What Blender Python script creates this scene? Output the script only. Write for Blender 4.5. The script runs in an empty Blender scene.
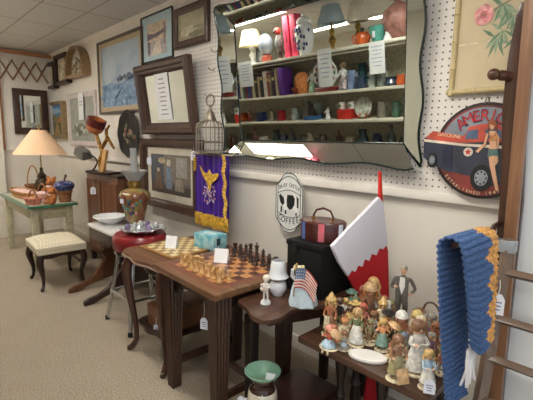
import bpy, bmesh, math, random
from mathutils import Vector, Matrix, Euler
random.seed(7)
PI = math.pi
S = bpy.context.scene
COL = S.collection

# ------------------------------------------------------------------ camera
F, CX, CY, EYE = 400.0, 266.5, 200.0, 1.52
v1 = Vector((-126-CX, -(132-CY), -F)).normalized()
_y2 = 146.0
_x2 = (-(F*F)-(132-CY)*(_y2-CY))/(-126-CX)
v2 = Vector((_x2, -(_y2-CY), -F)).normalized()
AX, AY = -v1, v2
AZ = AX.cross(AY)
ROT = Matrix((AX, AY, AZ))            # camera axes -> world axes
EYEP = Vector((0, 0, EYE))
def ray(px, py): return ROT @ Vector((px-CX, -(py-CY), -F))
def at_y(px, py, Y): d = ray(px, py); return EYEP + d*(Y/d.y)
def at_x(px, py, X): d = ray(px, py); return EYEP + d*(X/d.x)
def at_z(px, py, Z): d = ray(px, py); return EYEP + d*((Z-EYE)/d.z)
def at_plane(px, py, p0, n): d = ray(px, py); return EYEP + d*((p0-EYEP).dot(n)/d.dot(n))
cam = bpy.data.cameras.new('camera'); camo = bpy.data.objects.new('camera', cam); COL.objects.link(camo)
cam.sensor_fit = 'HORIZONTAL'; cam.sensor_width = 36.0; cam.lens = F/533*36.0
cam.clip_start = .02
camo.matrix_world = Matrix.Translation(EYEP) @ ROT.to_4x4()
S.camera = camo

# ------------------------------------------------------------------ materials
def lin(c):
    return tuple((x/12.92 if x <= .04045 else ((x+.055)/1.055)**2.4) for x in [v/255 for v in c])
_M = {}
def _new(name):
    m = bpy.data.materials.new(name); m.use_nodes = True
    nt = m.node_tree; b = nt.nodes['Principled BSDF']
    return m, nt, b
def ramp(nt, fac, stops):
    r = nt.nodes.new('ShaderNodeValToRGB'); e = r.color_ramp.elements
    while len(e) < len(stops): e.new(.5)
    for k, (p, c) in enumerate(stops):
        e[k].position = p; e[k].color = (*lin(c), 1)
    nt.links.new(fac, r.inputs[0]); return r.outputs[0]
def coords(nt, scale=(1, 1, 1), rot=(0, 0, 0)):
    t = nt.nodes.new('ShaderNodeTexCoord'); mp = nt.nodes.new('ShaderNodeMapping')
    mp.inputs['Scale'].default_value = scale; mp.inputs['Rotation'].default_value = rot
    nt.links.new(t.outputs['Object'], mp.inputs[0]); return mp.outputs[0]
def noise(nt, vec, scale, detail=4, dist=0):
    n = nt.nodes.new('ShaderNodeTexNoise'); n.inputs['Scale'].default_value = scale
    n.inputs['Detail'].default_value = detail; n.inputs['Distortion'].default_value = dist
    nt.links.new(vec, n.inputs['Vector']); return n.outputs[0]
def bump(nt, b, h, strength, dist=.01):
    n = nt.nodes.new('ShaderNodeBump'); n.inputs['Strength'].default_value = strength
    n.inputs['Distance'].default_value = dist
    nt.links.new(h, n.inputs['Height']); nt.links.new(n.outputs[0], b.inputs['Normal'])
def mat(name, c, rough=.55, metal=0, var=.10, ns=14, coat=0, bmp=0, emit=0, trans=0, spec=.5):
    if name in _M: return _M[name]
    m, nt, b = _new(name)
    n = noise(nt, coords(nt), ns)
    lo = tuple(max(0, v*(1-var)) for v in c); hi = tuple(min(255, v*(1+var)) for v in c)
    nt.links.new(ramp(nt, n, [(.3, lo), (.7, hi)]), b.inputs['Base Color'])
    b.inputs['Roughness'].default_value = rough; b.inputs['Metallic'].default_value = metal
    b.inputs['Specular IOR Level'].default_value = spec
    b.inputs['Coat Weight'].default_value = coat; b.inputs['Coat Roughness'].default_value = .05
    b.inputs['Transmission Weight'].default_value = trans
    if bmp: bump(nt, b, n, bmp)
    if emit:
        b.inputs['Emission Color'].default_value = (*lin(c), 1); b.inputs['Emission Strength'].default_value = emit
    _M[name] = m; return m
def wood(name, c1, c2, axis='x', scale=9, rough=.4, coat=.15):
    if name in _M: return _M[name]
    m, nt, b = _new(name)
    s = {'x': (.12, 1.6, 1.6), 'y': (1.6, .12, 1.6), 'z': (1.6, 1.6, .12)}[axis]
    n = noise(nt, coords(nt, s), scale*2.2, 6, .8)
    nt.links.new(ramp(nt, n, [(.28, c1), (.55, tuple((a+b_)/2 for a, b_ in zip(c1, c2))), (.72, c2)]), b.inputs['Base Color'])
    b.inputs['Roughness'].default_value = rough; b.inputs['Coat Weight'].default_value = coat
    b.inputs['Coat Roughness'].default_value = .15
    bump(nt, b, n, .08, .003)
    _M[name] = m; return m
def paint(name, stops, scale=6, stretch=(1, 1, 1), rough=.5, coat=.6):
    """a mottled picture surface: noise through several pigments"""
    if name in _M: return _M[name]
    m, nt, b = _new(name)
    n = noise(nt, coords(nt, stretch), scale, 8, .4)
    nt.links.new(ramp(nt, n, stops), b.inputs['Base Color'])
    b.inputs['Roughness'].default_value = rough; b.inputs['Coat Weight'].default_value = coat
    b.inputs['Coat Roughness'].default_value = .03
    _M[name] = m; return m
def mirror_mat(name='silvered_mirror', c=(222, 228, 222)):
    if name in _M: return _M[name]
    m, nt, b = _new(name)
    n = noise(nt, coords(nt), 7, 6)
    nt.links.new(ramp(nt, n, [(.3, tuple(v*.96 for v in c)), (.7, c)]), b.inputs['Base Color'])
    b.inputs['Metallic'].default_value = 1; b.inputs['Roughness'].default_value = .015
    _M[name] = m; return m
def glass_mat(name, c=(245, 250, 248), rough=.03):
    if name in _M: return _M[name]
    m, nt, b = _new(name)
    nt.links.new(ramp(nt, noise(nt, coords(nt), 5), [(0, c), (1, c)]), b.inputs['Base Color'])
    b.inputs['Transmission Weight'].default_value = 1; b.inputs['Roughness'].default_value = rough
    b.inputs['IOR'].default_value = 1.4
    _M[name] = m; return m

# ------------------------------------------------------------------ mesh builder
class MB:
    def __init__(s): s.v = []; s.f = []; s.m = []; s.T = Matrix.Identity(4)
    def add(s, vs, fs, m=0):
        k = len(s.v); s.v += [s.T @ Vector(p) for p in vs]
        s.f += [tuple(i+k for i in f) for f in fs]
        s.m += list(m) if isinstance(m, (list, tuple)) else [m]*len(fs)
        return s
    def box(s, c, d, m=0, rot=None, top=1.0):
        x, y, z = d[0]/2, d[1]/2, d[2]/2
        vs = [Vector((sx*x*(top if sz > 0 else 1), sy*y*(top if sz > 0 else 1), sz*z)) for sz in (-1, 1) for sx, sy in ((-1, -1), (1, -1), (1, 1), (-1, 1))]
        R = Euler(rot).to_matrix() if rot else Matrix.Identity(3)
        vs = [R @ v + Vector(c) for v in vs]
        return s.add(vs, [(3, 2, 1, 0), (4, 5, 6, 7), (0, 1, 5, 4), (1, 2, 6, 5), (2, 3, 7, 6), (3, 0, 4, 7)], m)
    def tube(s, pts, r, n=8, m=0, closed=False, flat=1.0):
        pts = [Vector(p) for p in pts]; N = len(pts)
        rs = list(r) if isinstance(r, (list, tuple)) else [r]*N
        tang = []
        for i in range(N):
            a = pts[(i-1) % N] if (closed or i > 0) else pts[i]
            b = pts[(i+1) % N] if (closed or i < N-1) else pts[i]
            t = (b-a); tang.append(t.normalized() if t.length > 1e-9 else Vector((0, 0, 1)))
        up = Vector((0, 0, 1)) if abs(tang[0].z) < .9 else Vector((1, 0, 0))
        nrm = (up - tang[0]*up.dot(tang[0])).normalized()
        vs = []
        for i in range(N):
            nrm = (nrm - tang[i]*nrm.dot(tang[i])).normalized(); bi = tang[i].cross(nrm)
            for k in range(n):
                a = 2*PI*k/n; vs.append(pts[i] + nrm*(math.cos(a)*rs[i]) + bi*(math.sin(a)*rs[i]*flat))
        fs = []
        for i in range(N if closed else N-1):
            j = (i+1) % N
            for k in range(n):
                q = (k+1) % n; fs.append((i*n+k, i*n+q, j*n+q, j*n+k))
        if not closed:
            fs.append(tuple(range(n-1, -1, -1))); fs.append(tuple((N-1)*n+k for k in range(n)))
        return s.add(vs, fs, m)
    def lathe(s, prof, c=(0, 0, 0), n=20, m=0, sx=1, sy=1, lobes=0, lobe=0.0, caps=True):
        vs, fs, ms = [], [], []
        for r, z in prof:
            for k in range(n):
                a = 2*PI*k/n; q = r*(1+lobe*math.cos(lobes*a)) if lobes else r
                vs.append((c[0]+q*math.cos(a)*sx, c[1]+q*math.sin(a)*sy, c[2]+z))
        for i in range(len(prof)-1):
            mm = m[i] if isinstance(m, (list, tuple)) else m
            for k in range(n):
                q = (k+1) % n; fs.append((i*n+k, i*n+q, (i+1)*n+q, (i+1)*n+k)); ms.append(mm)
        shut = abs(prof[0][1]-prof[-1][1]) < .02 and abs(prof[0][0]-prof[-1][0]) < .02
        if caps and not shut and prof[0][0] > 1e-5: fs.append(tuple(range(n-1, -1, -1))); ms.append(m[0] if isinstance(m, (list, tuple)) else m)
        if caps and not shut and prof[-1][0] > 1e-5: fs.append(tuple((len(prof)-1)*n+k for k in range(n))); ms.append(m[-1] if isinstance(m, (list, tuple)) else m)
        return s.add(vs, fs, ms)
    def ell(s, c, r, m=0, n=12, k=7, rot=None):
        R = Euler(rot).to_matrix() if rot else Matrix.Identity(3)
        vs, fs = [], []
        vs.append(R @ Vector((0, 0, -r[2])))
        for i in range(1, k):
            t = -PI/2 + PI*i/k
            for j in range(n):
                a = 2*PI*j/n; vs.append(R @ Vector((r[0]*math.cos(t)*math.cos(a), r[1]*math.cos(t)*math.sin(a), r[2]*math.sin(t))))
        vs.append(R @ Vector((0, 0, r[2])))
        for j in range(n): fs.append((0, 1+(j+1) % n, 1+j))
        for i in range(k-2):
            for j in range(n):
                q = (j+1) % n; fs.append((1+i*n+j, 1+i*n+q, 1+(i+1)*n+q, 1+(i+1)*n+j))
        e = len(vs)-1; b = 1+(k-2)*n
        for j in range(n): fs.append((b+j, b+(j+1) % n, e))
        return s.add([v+Vector(c) for v in vs], fs, m)
    def prism(s, pts, d0, d1, plane='xz', m=0):
        """polygon pts in a plane, extruded from d0 to d1 along the third axis"""
        def P(a, b, d): return {'xz': (a, d, b), 'xy': (a, b, d), 'yz': (d, a, b)}[plane]
        n = len(pts); vs = [P(a, b, d0) for a, b in pts]+[P(a, b, d1) for a, b in pts]
        fs = [tuple(range(n)), tuple(range(2*n-1, n-1, -1))]
        fs += [(i, i+n, (i+1) % n+n, (i+1) % n) for i in range(n)]
        return s.add(vs, fs, m)
    def ring(s, w, h, prof, m=0, c=(0, 0, 0)):
        """mitred rectangular frame in the xz plane; prof = (inset, y) points from the outer back to the inner back; bottom at z=0, centred on x"""
        vs, fs, N = [], [], len(prof)
        for i, y in prof:
            for sx, sz in ((-1, 0), (1, 0), (1, 1), (-1, 1)):
                vs.append((c[0]+sx*(w/2-i), c[1]+y, c[2]+(h-i if sz else i)))
        for k in range(N-1):
            for j in range(4):
                q = (j+1) % 4; fs.append((k*4+j, k*4+q, (k+1)*4+q, (k+1)*4+j))
        return s.add(vs, fs, m)
    def poly(s, pts3, m=0): return s.add(pts3, [tuple(range(len(pts3)))], m)
    def build(s, name, mats, parent=None, bevel=0, seg=2, ang=40, smooth=True):
        me = bpy.data.meshes.new(name); bm = bmesh.new()
        bv = [bm.verts.new(v) for v in s.v]
        for f, mi in zip(s.f, s.m):
            try: q = bm.faces.new([bv[i] for i in f]); q.material_index = mi
            except ValueError: pass
        bmesh.ops.remove_doubles(bm, verts=bm.verts, dist=1e-6)
        bmesh.ops.recalc_face_normals(bm, faces=bm.faces)
        if bevel:
            es = [e for e in bm.edges if len(e.link_faces) == 2 and e.calc_face_angle(0) > math.radians(50)]
            bmesh.ops.bevel(bm, geom=es, offset=bevel, segments=seg, affect='EDGES', profile=.6, clamp_overlap=True)
        if smooth:
            for f in bm.faces: f.smooth = True
            for e in bm.edges:
                if len(e.link_faces) == 2 and e.calc_face_angle(0) > math.radians(ang): e.smooth = False
        bm.to_mesh(me); bm.free()
        if not isinstance(mats, (list, tuple)): mats = [mats]
        for x in mats: me.materials.append(x)
        o = bpy.data.objects.new(name, me); COL.objects.link(o)
        if parent: o.parent = parent
        return o
def tag(o, label=None, cat=None, group=None, kind=None):
    if label: o['label'] = label
    if cat: o['category'] = cat
    if group: o['group'] = group
    if kind: o['kind'] = kind
    return o
def thing(name, label, cat, loc=(0, 0, 0), rz=0, group=None, rx=0, ry=0):
    o = bpy.data.objects.new(name, None); COL.objects.link(o); o.empty_display_size = .05
    o.location = loc; o.rotation_euler = (rx, ry, rz)
    return tag(o, label, cat, group)
def single(mb, name, mats, label, cat, loc=(0, 0, 0), rz=0, group=None, rx=0, ry=0, **k):
    o = mb.build(name, mats, **k); o.location = loc; o.rotation_euler = (rx, ry, rz)
    return tag(o, label, cat, group)
def struct(mb, name, mats, **k): return tag(mb.build(name, mats, **k), kind='structure')
def dup(root, loc, label, rz=None):
    r = root.copy(); COL.objects.link(r); r.location = loc; r['label'] = label
    if rz is not None: r.rotation_euler.z = rz
    for ch in list(root.children):
        c = ch.copy(); COL.objects.link(c); c.parent = r
        for g in ch.children:
            d = g.copy(); COL.objects.link(d); d.parent = c
    return r
def text_geo(txt, size, align='CENTER', extrude=.0008):
    cu = bpy.data.curves.new('lettering', 'FONT'); cu.body = txt; cu.size = size; cu.extrude = extrude
    cu.align_x = align; cu.align_y = 'CENTER'
    o = bpy.data.objects.new('lettering', cu); COL.objects.link(o)
    dg = bpy.context.evaluated_depsgraph_get(); me = bpy.data.meshes.new_from_object(o.evaluated_get(dg))
    vs = [v.co.copy() for v in me.vertices]; fs = [tuple(p.vertices) for p in me.polygons]
    bpy.data.objects.remove(o); bpy.data.curves.remove(cu); bpy.data.meshes.remove(me)
    return vs, fs
def put_text(mb, txt, size, c, m=0, rot=0, plane='xz', sx=1.0, align='CENTER'):
    """lettering in the xz plane facing -y (or flat in xy), centred on c, turned by rot in that plane"""
    vs, fs = text_geo(txt, size, align)
    ca, sa = math.cos(rot), math.sin(rot); out = []
    for v in vs:
        x, y = v.x*sx, v.y; x, y = x*ca-y*sa, x*sa+y*ca
        out.append((c[0]+x, c[1]-v.z, c[2]+y) if plane == 'xz' else (c[0]+x, c[1]+y, c[2]+v.z))
    mb.add(out, fs, m)
def skin_geo(nodes, edges, root, sub=1):
    """one continuous skinned surface over a skeleton; returns verts, faces and the nearest bone of each face"""
    names = list(nodes); ix = {n: i for i, n in enumerate(names)}
    me = bpy.data.meshes.new('skeleton'); me.from_pydata([nodes[n][0] for n in names], [(ix[a], ix[b]) for a, b in edges], [])
    o = bpy.data.objects.new('skeleton', me); COL.objects.link(o)
    o.modifiers.new('skin', 'SKIN'); sv = me.skin_vertices[0].data
    for n in names:
        r = nodes[n][1]; sv[ix[n]].radius = (r, r) if not isinstance(r, tuple) else r
        sv[ix[n]].use_root = (n == root)
    if sub:
        s = o.modifiers.new('sub', 'SUBSURF'); s.levels = sub; s.render_levels = sub
    dg = bpy.context.evaluated_depsgraph_get(); m2 = bpy.data.meshes.new_from_object(o.evaluated_get(dg))
    vs = [v.co.copy() for v in m2.vertices]; fs = [tuple(p.vertices) for p in m2.polygons]
    near = []
    P = {n: Vector(nodes[n][0]) for n in names}
    for p in m2.polygons:
        c = p.center; best, bd = None, 1e9
        for a, b in edges:
            ab = P[b]-P[a]; t = max(0, min(1, (c-P[a]).dot(ab)/max(ab.length_squared, 1e-12)))
            d = (c-(P[a]+ab*t)).length
            if d < bd: bd, best = d, (a, b, t)
        near.append(best)
    bpy.data.objects.remove(o); bpy.data.meshes.remove(me); bpy.data.meshes.remove(m2)
    return vs, fs, near
def arc(cx, cz, r, a0, a1, n): return [(cx+r*math.cos(a0+(a1-a0)*i/n), cz+r*math.sin(a0+(a1-a0)*i/n)) for i in range(n+1)]
def smoothline(pts, k=4):
    """Catmull-Rom through pts"""
    P = [Vector(p) for p in pts]; out = []
    for i in range(len(P)-1):
        a, b, c, d = P[max(i-1, 0)], P[i], P[i+1], P[min(i+2, len(P)-1)]
        for j in range(k):
            t = j/k; out.append(.5*((2*b)+(c-a)*t+(2*a-5*b+4*c-d)*t*t+(3*b-a-3*c+d)*t**3))
    out.append(P[-1]); return out

# common finishes
DARKWOOD = wood('dark_walnut', (34, 19, 14), (64, 37, 26))
DARKWOODZ = wood('dark_walnut_upright', (34, 19, 14), (66, 39, 27), 'z')
MIDWOOD = wood('mid_oak', (104, 68, 44), (146, 102, 68))
MIDWOODZ = wood('mid_oak_upright', (88, 56, 38), (128, 86, 58), 'z')
TABLEWOOD = wood('table_walnut', (94, 64, 42), (136, 98, 68))
BLACKWOOD = wood('ebonised_wood', (26, 18, 16), (46, 32, 26), 'z')
WHITE = mat('white_paper', (236, 238, 240), .7, var=.02)
CREAMC = mat('cream_ceramic', (232, 222, 200), .25, var=.06, coat=.4)
WHITEC = mat('white_ceramic', (236, 238, 240), .2, var=.03, coat=.5)
BLACK = mat('black_paint', (20, 20, 22), .5, var=.15)
GOLD = mat('old_gold', (170, 136, 72), .38, .6, var=.2)
BRASS = mat('brass', (176, 146, 82), .28, .9, var=.15)
CHROME = mat('chrome', (205, 208, 212), .12, 1.0, var=.05)
STRING = mat('white_string', (222, 218, 206), .8, var=.05)
INK = mat('blue_ink', (84, 92, 130), .8, var=.05)
# ------------------------------------------------------------------ the room
YW = 2.10; YP = 2.07; XE = -6.95; ZC = 2.75
wall_m = mat('cream_wall_paint', (226, 220, 210), .8, var=.02, ns=3)
def peg_mat(name, mul):
    m, nt, b = _new(name)
    t = nt.nodes.new('ShaderNodeTexCoord')
    def vm(op, a, val=None):
        n = nt.nodes.new('ShaderNodeVectorMath'); n.operation = op; nt.links.new(a, n.inputs[0])
        if val is not None: n.inputs[1].default_value = val
        return n
    a = vm('MULTIPLY', t.outputs['Object'], mul); a = vm('FRACTION', a.outputs[0])
    half = tuple(.5 if v else 0 for v in mul); a = vm('SUBTRACT', a.outputs[0], half); a = vm('LENGTH', a.outputs[0])
    lt = nt.nodes.new('ShaderNodeMath'); lt.operation = 'LESS_THAN'; lt.inputs[1].default_value = .135
    nt.links.new(a.outputs['Value'], lt.inputs[0])
    n = noise(nt, coords(nt), 3)
    base = ramp(nt, n, [(.3, (228, 222, 214)), (.7, (234, 229, 222))])
    mx = nt.nodes.new('ShaderNodeMix'); mx.data_type = 'RGBA'
    nt.links.new(lt.outputs[0], mx.inputs[0]); nt.links.new(base, mx.inputs[6]); mx.inputs[7].default_value = (*lin((66, 60, 57)), 1)
    nt.links.new(mx.outputs[2], b.inputs['Base Color']); b.inputs['Roughness'].default_value = .6
    return m
K = 1/.0335
PEG = peg_mat('white_pegboard', (K, 0, K)); PEGE = peg_mat('white_pegboard_end', (0, K, K))
m, nt, b = _new('beige_carpet')
n1 = noise(nt, coords(nt), 130, 3); n2 = noise(nt, coords(nt), 5, 3)
mx = nt.nodes.new('ShaderNodeMath'); mx.operation = 'MULTIPLY_ADD'; mx.inputs[1].default_value = .95
mx2 = nt.nodes.new('ShaderNodeMath'); mx2.operation = 'MULTIPLY'; mx2.inputs[1].default_value = .05
nt.links.new(n2, mx2.inputs[0]); nt.links.new(n1, mx.inputs[0]); nt.links.new(mx2.outputs[0], mx.inputs[2])
nt.links.new(ramp(nt, mx.outputs[0], [(.34, (128, 117, 102)), (.5, (165, 152, 135)), (.66, (192, 179, 161))]), b.inputs['Base Color'])
b.inputs['Roughness'].default_value = .95; b.inputs['Specular IOR Level'].default_value = .1; bump(nt, b, n1, .5, .006)
CARPET = m
m, nt, b = _new('ceiling_tiles')
t = nt.nodes.new('ShaderNodeTexCoord'); sp = nt.nodes.new('ShaderNodeSeparateXYZ'); nt.links.new(t.outputs['Object'], sp.inputs[0])
def gridline(out, off, per, w):
    a = nt.nodes.new('ShaderNodeMath'); a.operation = 'ADD'; a.inputs[1].default_value = off; nt.links.new(out, a.inputs[0])
    f = nt.nodes.new('ShaderNodeMath'); f.operation = 'PINGPONG'; f.inputs[1].default_value = per/2; nt.links.new(a.outputs[0], f.inputs[0])
    l = nt.nodes.new('ShaderNodeMath'); l.operation = 'LESS_THAN'; l.inputs[1].default_value = w; nt.links.new(f.outputs[0], l.inputs[0]); return l.outputs[0]
g1 = gridline(sp.outputs[0], 5.15, .8, .010); g2 = gridline(sp.outputs[1], -1.66+.42*20, .42, .008)
mxm = nt.nodes.new('ShaderNodeMath'); mxm.operation = 'MAXIMUM'; nt.links.new(g1, mxm.inputs[0]); nt.links.new(g2, mxm.inputs[1])
nz = noise(nt, coords(nt), 40, 4)
tile = ramp(nt, nz, [(.3, (206, 203, 200)), (.7, (218, 216, 213))])
mx = nt.nodes.new('ShaderNodeMix'); mx.data_type = 'RGBA'; nt.links.new(mxm.outputs[0], mx.inputs[0]); nt.links.new(tile, mx.inputs[6]); mx.inputs[7].default_value = (*lin((172, 164, 154)), 1)
nt.links.new(mx.outputs[2], b.inputs['Base Color']); b.inputs['Roughness'].default_value = .9
CEIL = m
struct(MB().box((-2.2, -1.0, -.05), (9.7, 6.4, .1)), 'floor', CARPET)
struct(MB().box((-2.2, -1.0, ZC+.05), (9.7, 6.4, .1)), 'ceiling', CEIL)
struct(MB().box((-2.2, YW+.05, ZC/2), (9.7, .1, ZC)), 'wall_back', wall_m)
struct(MB().box((XE-.05, -1.0, ZC/2), (.1, 6.4, ZC)), 'wall_left', wall_m)
struct(MB().box((-3.6, -3.2, ZC/2), (6.6, .1, ZC)), 'wall_front', mat('beige_front_wall', (228, 222, 206), .8, var=.04, ns=60))
struct(MB().box(((-3.3-.40)/2, YP+.015, (1.25+2.70)/2), (-.40+3.3, .028, 1.45)), 'trim_1', PEG)
struct(MB().box(((XE-3.3)/2, YP+.015, (1.25+2.70)/2), (-3.3-XE, .028, 1.45)), 'trim_9', mat('cream_wall_panel', (230, 225, 216), .65, var=.015, ns=3))
struct(MB().box((XE+.012, (1.36+YP)/2, (1.33+2.68)/2), (.024, YP-1.36, 1.35)), 'trim_2', PEGE)
TRIMW = mat('white_gloss_trim', (232, 226, 216), .45, var=.02)
struct(MB().box(((XE-.40)/2, YP+.006, 1.237), (-.40-XE, .034, .046)), 'trim_3', TRIMW, bevel=.004)
struct(MB().box((XE+.02, (1.36+YP)/2, 1.31), (.05, YP-1.36, .05)), 'trim_4', TRIMW, bevel=.004)
struct(MB().prism([(YP+.03, ZC), (YP-.03, ZC), (YP-.03, ZC-.02), (YP, ZC-.06), (YP+.03, ZC-.06)], XE, -.40, 'yz'), 'trim_5', TRIMW)
ORW = wood('orange_pine', (176, 116, 72), (206, 146, 98), 'y')
struct(MB().box((XE+.03, 1.7, 2.70), (.05, .78, .05)), 'trim_6', ORW, bevel=.004)
struct(MB().box((XE+.03, 1.345, 1.99), (.05, .04, 1.4)), 'trim_7', ORW, bevel=.004)
struct(MB().box((XE+.05, 1.22, 1.1), (.1, .22, 2.2)), 'trim_8', TRIMW, bevel=.006)
struct(MB().box((-3.67, YW-.008, .05), (6.5, .016, .10)), 'baseboard_back', TRIMW, bevel=.003)
struct(MB().box((.08, 2.01, ZC/2), (1.08, .18, ZC)), 'wall_right', mat('white_partition', (238, 240, 244), .6, var=.01, ns=2))

# ceiling fixtures (fluorescent troffers along the aisle, two of them added for brightness)
def troffer(x, y, label, L=1.2, wd=.30):
    t = thing('ceiling_light', label, 'ceiling light', (x, y, ZC), 0, 'fluorescent ceiling troffers')
    MB().ring(L, wd, [(0, 0), (0, -.03), (.02, -.03), (.02, 0)]).build('frame', TRIMW, t).rotation_euler = (PI/2, 0, 0)
    t.children[0].location = (0, wd/2, 0)
    MB().box((0, 0, -.012), (L-.05, wd-.05, .012)).build('diffuser', mat('lit_diffuser', (255, 250, 240), .5, var=0, emit=LAMP), t)
LAMP = 25.0
# ------------------------------------------------------------------ things on the walls
def span(px0, px1, pyt, pyb, Y):
    """wall rectangle from its left/right columns and the rows at its middle"""
    xm = (px0+px1)/2
    x0, x1 = at_y(px0, 100, Y).x, at_y(px1, 100, Y).x
    return x0, x1, at_y(xm, pyb, Y).z, at_y(xm, pyt, Y).z
def picture(name, label, cat, rect, depth, fw, fmat, inner, art=None, mount=None, mw=0, Y=YP, rx=0, prof=None, fname='frame', aname='print', lean_from_top=False):
    """framed panel: rect = x0, x1, z0, z1 on the wall; inner = base material of the panel; art(mb, w, h) adds coloured shapes"""
    x0, x1, z0, z1 = rect; w, h = x1-x0, z1-z0
    t = thing(name, label, cat, ((x0+x1)/2, Y, z0), rx=rx)
    d = -depth
    prof = prof or [(0, 0), (0, d*.8), (fw*.15, d), (fw*.7, d*.85), (fw, d*.5), (fw, 0)]
    MB().ring(w, h, prof).build(fname, fmat, t)
    iw, ih = w-2*fw, h-2*fw; y = d*.4
    if mount is not None:
        MB().ring(iw+.01, ih+.01, [(0, y), (0, y-.004), (mw, y-.004), (mw, y)], c=(0, 0, fw-.005)).build('mount', mount, t)
        iw -= 2*mw; ih -= 2*mw
    mb = MB(); mats = [inner]
    o = (-iw/2, fw+mw if mount is not None else fw)
    mb.box((0, y+.006, o[1]+ih/2), (iw+.008, .01, ih+.008))
    if art:
        items = art(); k = 0
        for col, pts in items:
            k += 1
            mm = col if not isinstance(col, tuple) else mat('pigment_%02x%02x%02x' % col, col, .6, var=.12, ns=30, coat=.5)
            if mm not in mats: mats.append(mm)
            if isinstance(pts, str): continue
            mb.poly([(o[0]+u*iw, y-.0006-k*.0003, o[1]+v*ih) for u, v in pts], mats.index(mm))
    mb.build(aname, mats, t, smooth=False)
    return t
def rectp(u0, v0, u1, v1): return [(u0, v0), (u1, v0), (u1, v1), (u0, v1)]
def blob(u, v, ru, rv, n=12, j=.0, seed=0):
    R = random.Random(seed); return [(u+ru*math.cos(2*PI*i/n)*(1+R.uniform(-j, j)), v+rv*math.sin(2*PI*i/n)*(1+R.uniform(-j, j))) for i in range(n)]
GILT = wood('gilded_frame_wood', (120, 100, 66), (168, 146, 104), 'x', 14)
BROWNF = wood('brown_frame_wood', (50, 32, 24), (84, 56, 42), 'x', 12)
BROWNFZ = wood('walnut_frame_wood', (58, 38, 30), (92, 64, 50), 'z', 10)
GREYBR = wood('grey_brown_frame', (64, 54, 44), (92, 80, 66), 'x', 12)

# end wall: brown framed mirror and the accordion peg rack
MIR = mirror_mat()
p0, p1 = at_x(11, 88, XE), at_x(49, 135, XE)
y0, y1, z0, z1 = 1.50, 1.965, 1.53, 2.19
t = thing('wall_mirror', 'square mirror in a broad dark brown frame on the pegboard end wall', 'mirror', (XE+.03, (y0+y1)/2, z0), rz=-PI/2)
t.rotation_euler = (0, 0, PI/2)
MB().ring(y1-y0, z1-z0, [(0, 0), (0, -.035), (.02, -.045), (.09, -.03), (.095, -.012), (.095, 0)]).build('frame', BROWNF, t)
MB().box((0, -.008, (z1-z0)/2), (y1-y0-.17, .008, z1-z0-.17)).build('mirror_glass', MIR, t)
t = thing('peg_rack', 'folding wooden accordion peg rack stretched in diamonds across the end wall', 'peg rack', (XE+.03, 1.37, 2.46))
Lw, st = .62, .155
LIGHTW = wood('light_brown_slat', (128, 92, 62), (160, 120, 84), 'y')
for i in range(4):
    for s in (1, -1):
        yy = i*st
        if yy+st > Lw+.01: break
        a, b_ = Vector((.006 if s > 0 else .018, yy, -.135*s-.02)), Vector((.006 if s > 0 else .018, yy+st, .135*s-.02))
        MB().tube([a, b_], .011, 4).build('slat', LIGHTW, t)
for i in range(5):
    for zz in ((-.155, .115)):
        MB().tube([(.02, i*st, zz), (.055, i*st, zz+.006)], [.007, .011], 8).build('peg', LIGHTW, t)
# gold framed painting and the pair of shadow boxes hung by the corner
def art_village():
    g = [((86, 130, 176), rectp(0, .55, 1, 1)), ((150, 178, 200), blob(.5, .8, .4, .1, 12, .3, 2)), ((132, 128, 84), [(0, .6), (.3, .72), (.55, .62), (1, .7), (1, .4), (0, .4)]),
         ((94, 98, 62), rectp(0, 0, 1, .42)), ((170, 140, 90), [(.3, .0), (.5, .4), (.6, .4), (.75, 0)]), ((60, 66, 48), blob(.2, .5, .14, .2, 10, .2, 3)), ((176, 120, 80), rectp(.62, .42, .85, .6))]
    return g
x0, x1 = at_y(45, 100, 2.0).x, at_y(61, 100, 2.0).x
picture('painting', 'small landscape painting with blue sky in a gold frame beside the end wall', 'painting', (x0, x1, 1.47, 2.02), .085, .05, [GILT], mat('canvas_green', (120, 124, 90), .7), art_village, Y=YP)
for k, (a, b_, zt, zb, lab) in enumerate(((44.5, 53, 2.60, 2.22, 'narrow brown shadow box frame, the one nearer the end wall'), (54, 66, 2.66, 2.25, 'narrow brown shadow box frame, next to the arched shadow box'))):
    x0, x1 = at_y(a, 75, 1.99).x, at_y(b_, 75, 1.99).x
    picture('shadow_box', lab, 'shadow box', (x0, x1, zb, zt), .08, .045, DARKWOOD, mat('shadow_box_paper', (176, 168, 148), .8, var=.3, ns=20), aname='backing',
            prof=[(0, 0), (0, -.08), (.03, -.08), (.045, -.07), (.045, 0)])
# arched wooden box with dried flowers behind glass
t = thing('arched_shadow_box', 'arch-topped wooden shadow box with dried flowers behind glass', 'shadow box', (-5.72, YP, 2.29))
w2, hh = .33, .38
pts = [(-w2, 0), (w2, 0)]+[(w2*math.cos(a), .08+.31*math.sin(a)) for a in [PI*i/16 for i in range(17)]]
inn = [(x*.86, .03+z*.86) for x, z in pts]
mb = MB(); n = len(pts)
for d, P_, Q_ in ((0, pts, inn),):
    vs = [(x, 0, z) for x, z in pts]+[(x, -.11, z) for x, z in pts]+[(x, -.11, z) for x, z in inn]+[(x, -.03, z) for x, z in inn]
    fs = []
    for k in range(3):
        for i in range(n): fs.append((k*n+i, k*n+(i+1) % n, (k+1)*n+(i+1) % n, (k+1)*n+i))
    mb.add(vs, fs)
mb.build('case', wood('golden_oak', (132, 104, 72), (170, 140, 104), 'x'), t)
MB().prism(inn, -.03, -.02).build('backing', mat('faded_lace', (176, 170, 156), .9, var=.25, ns=30), t)
R = random.Random(3); mb = MB()
for i in range(46):
    a = R.uniform(-.22, .22); z = R.uniform(.05, .30-abs(a)*.5)
    mb.ell((a, -.04+R.uniform(-.01, .01), z), (.018, .008, .018), R.randrange(3), 7, 5)
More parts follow.
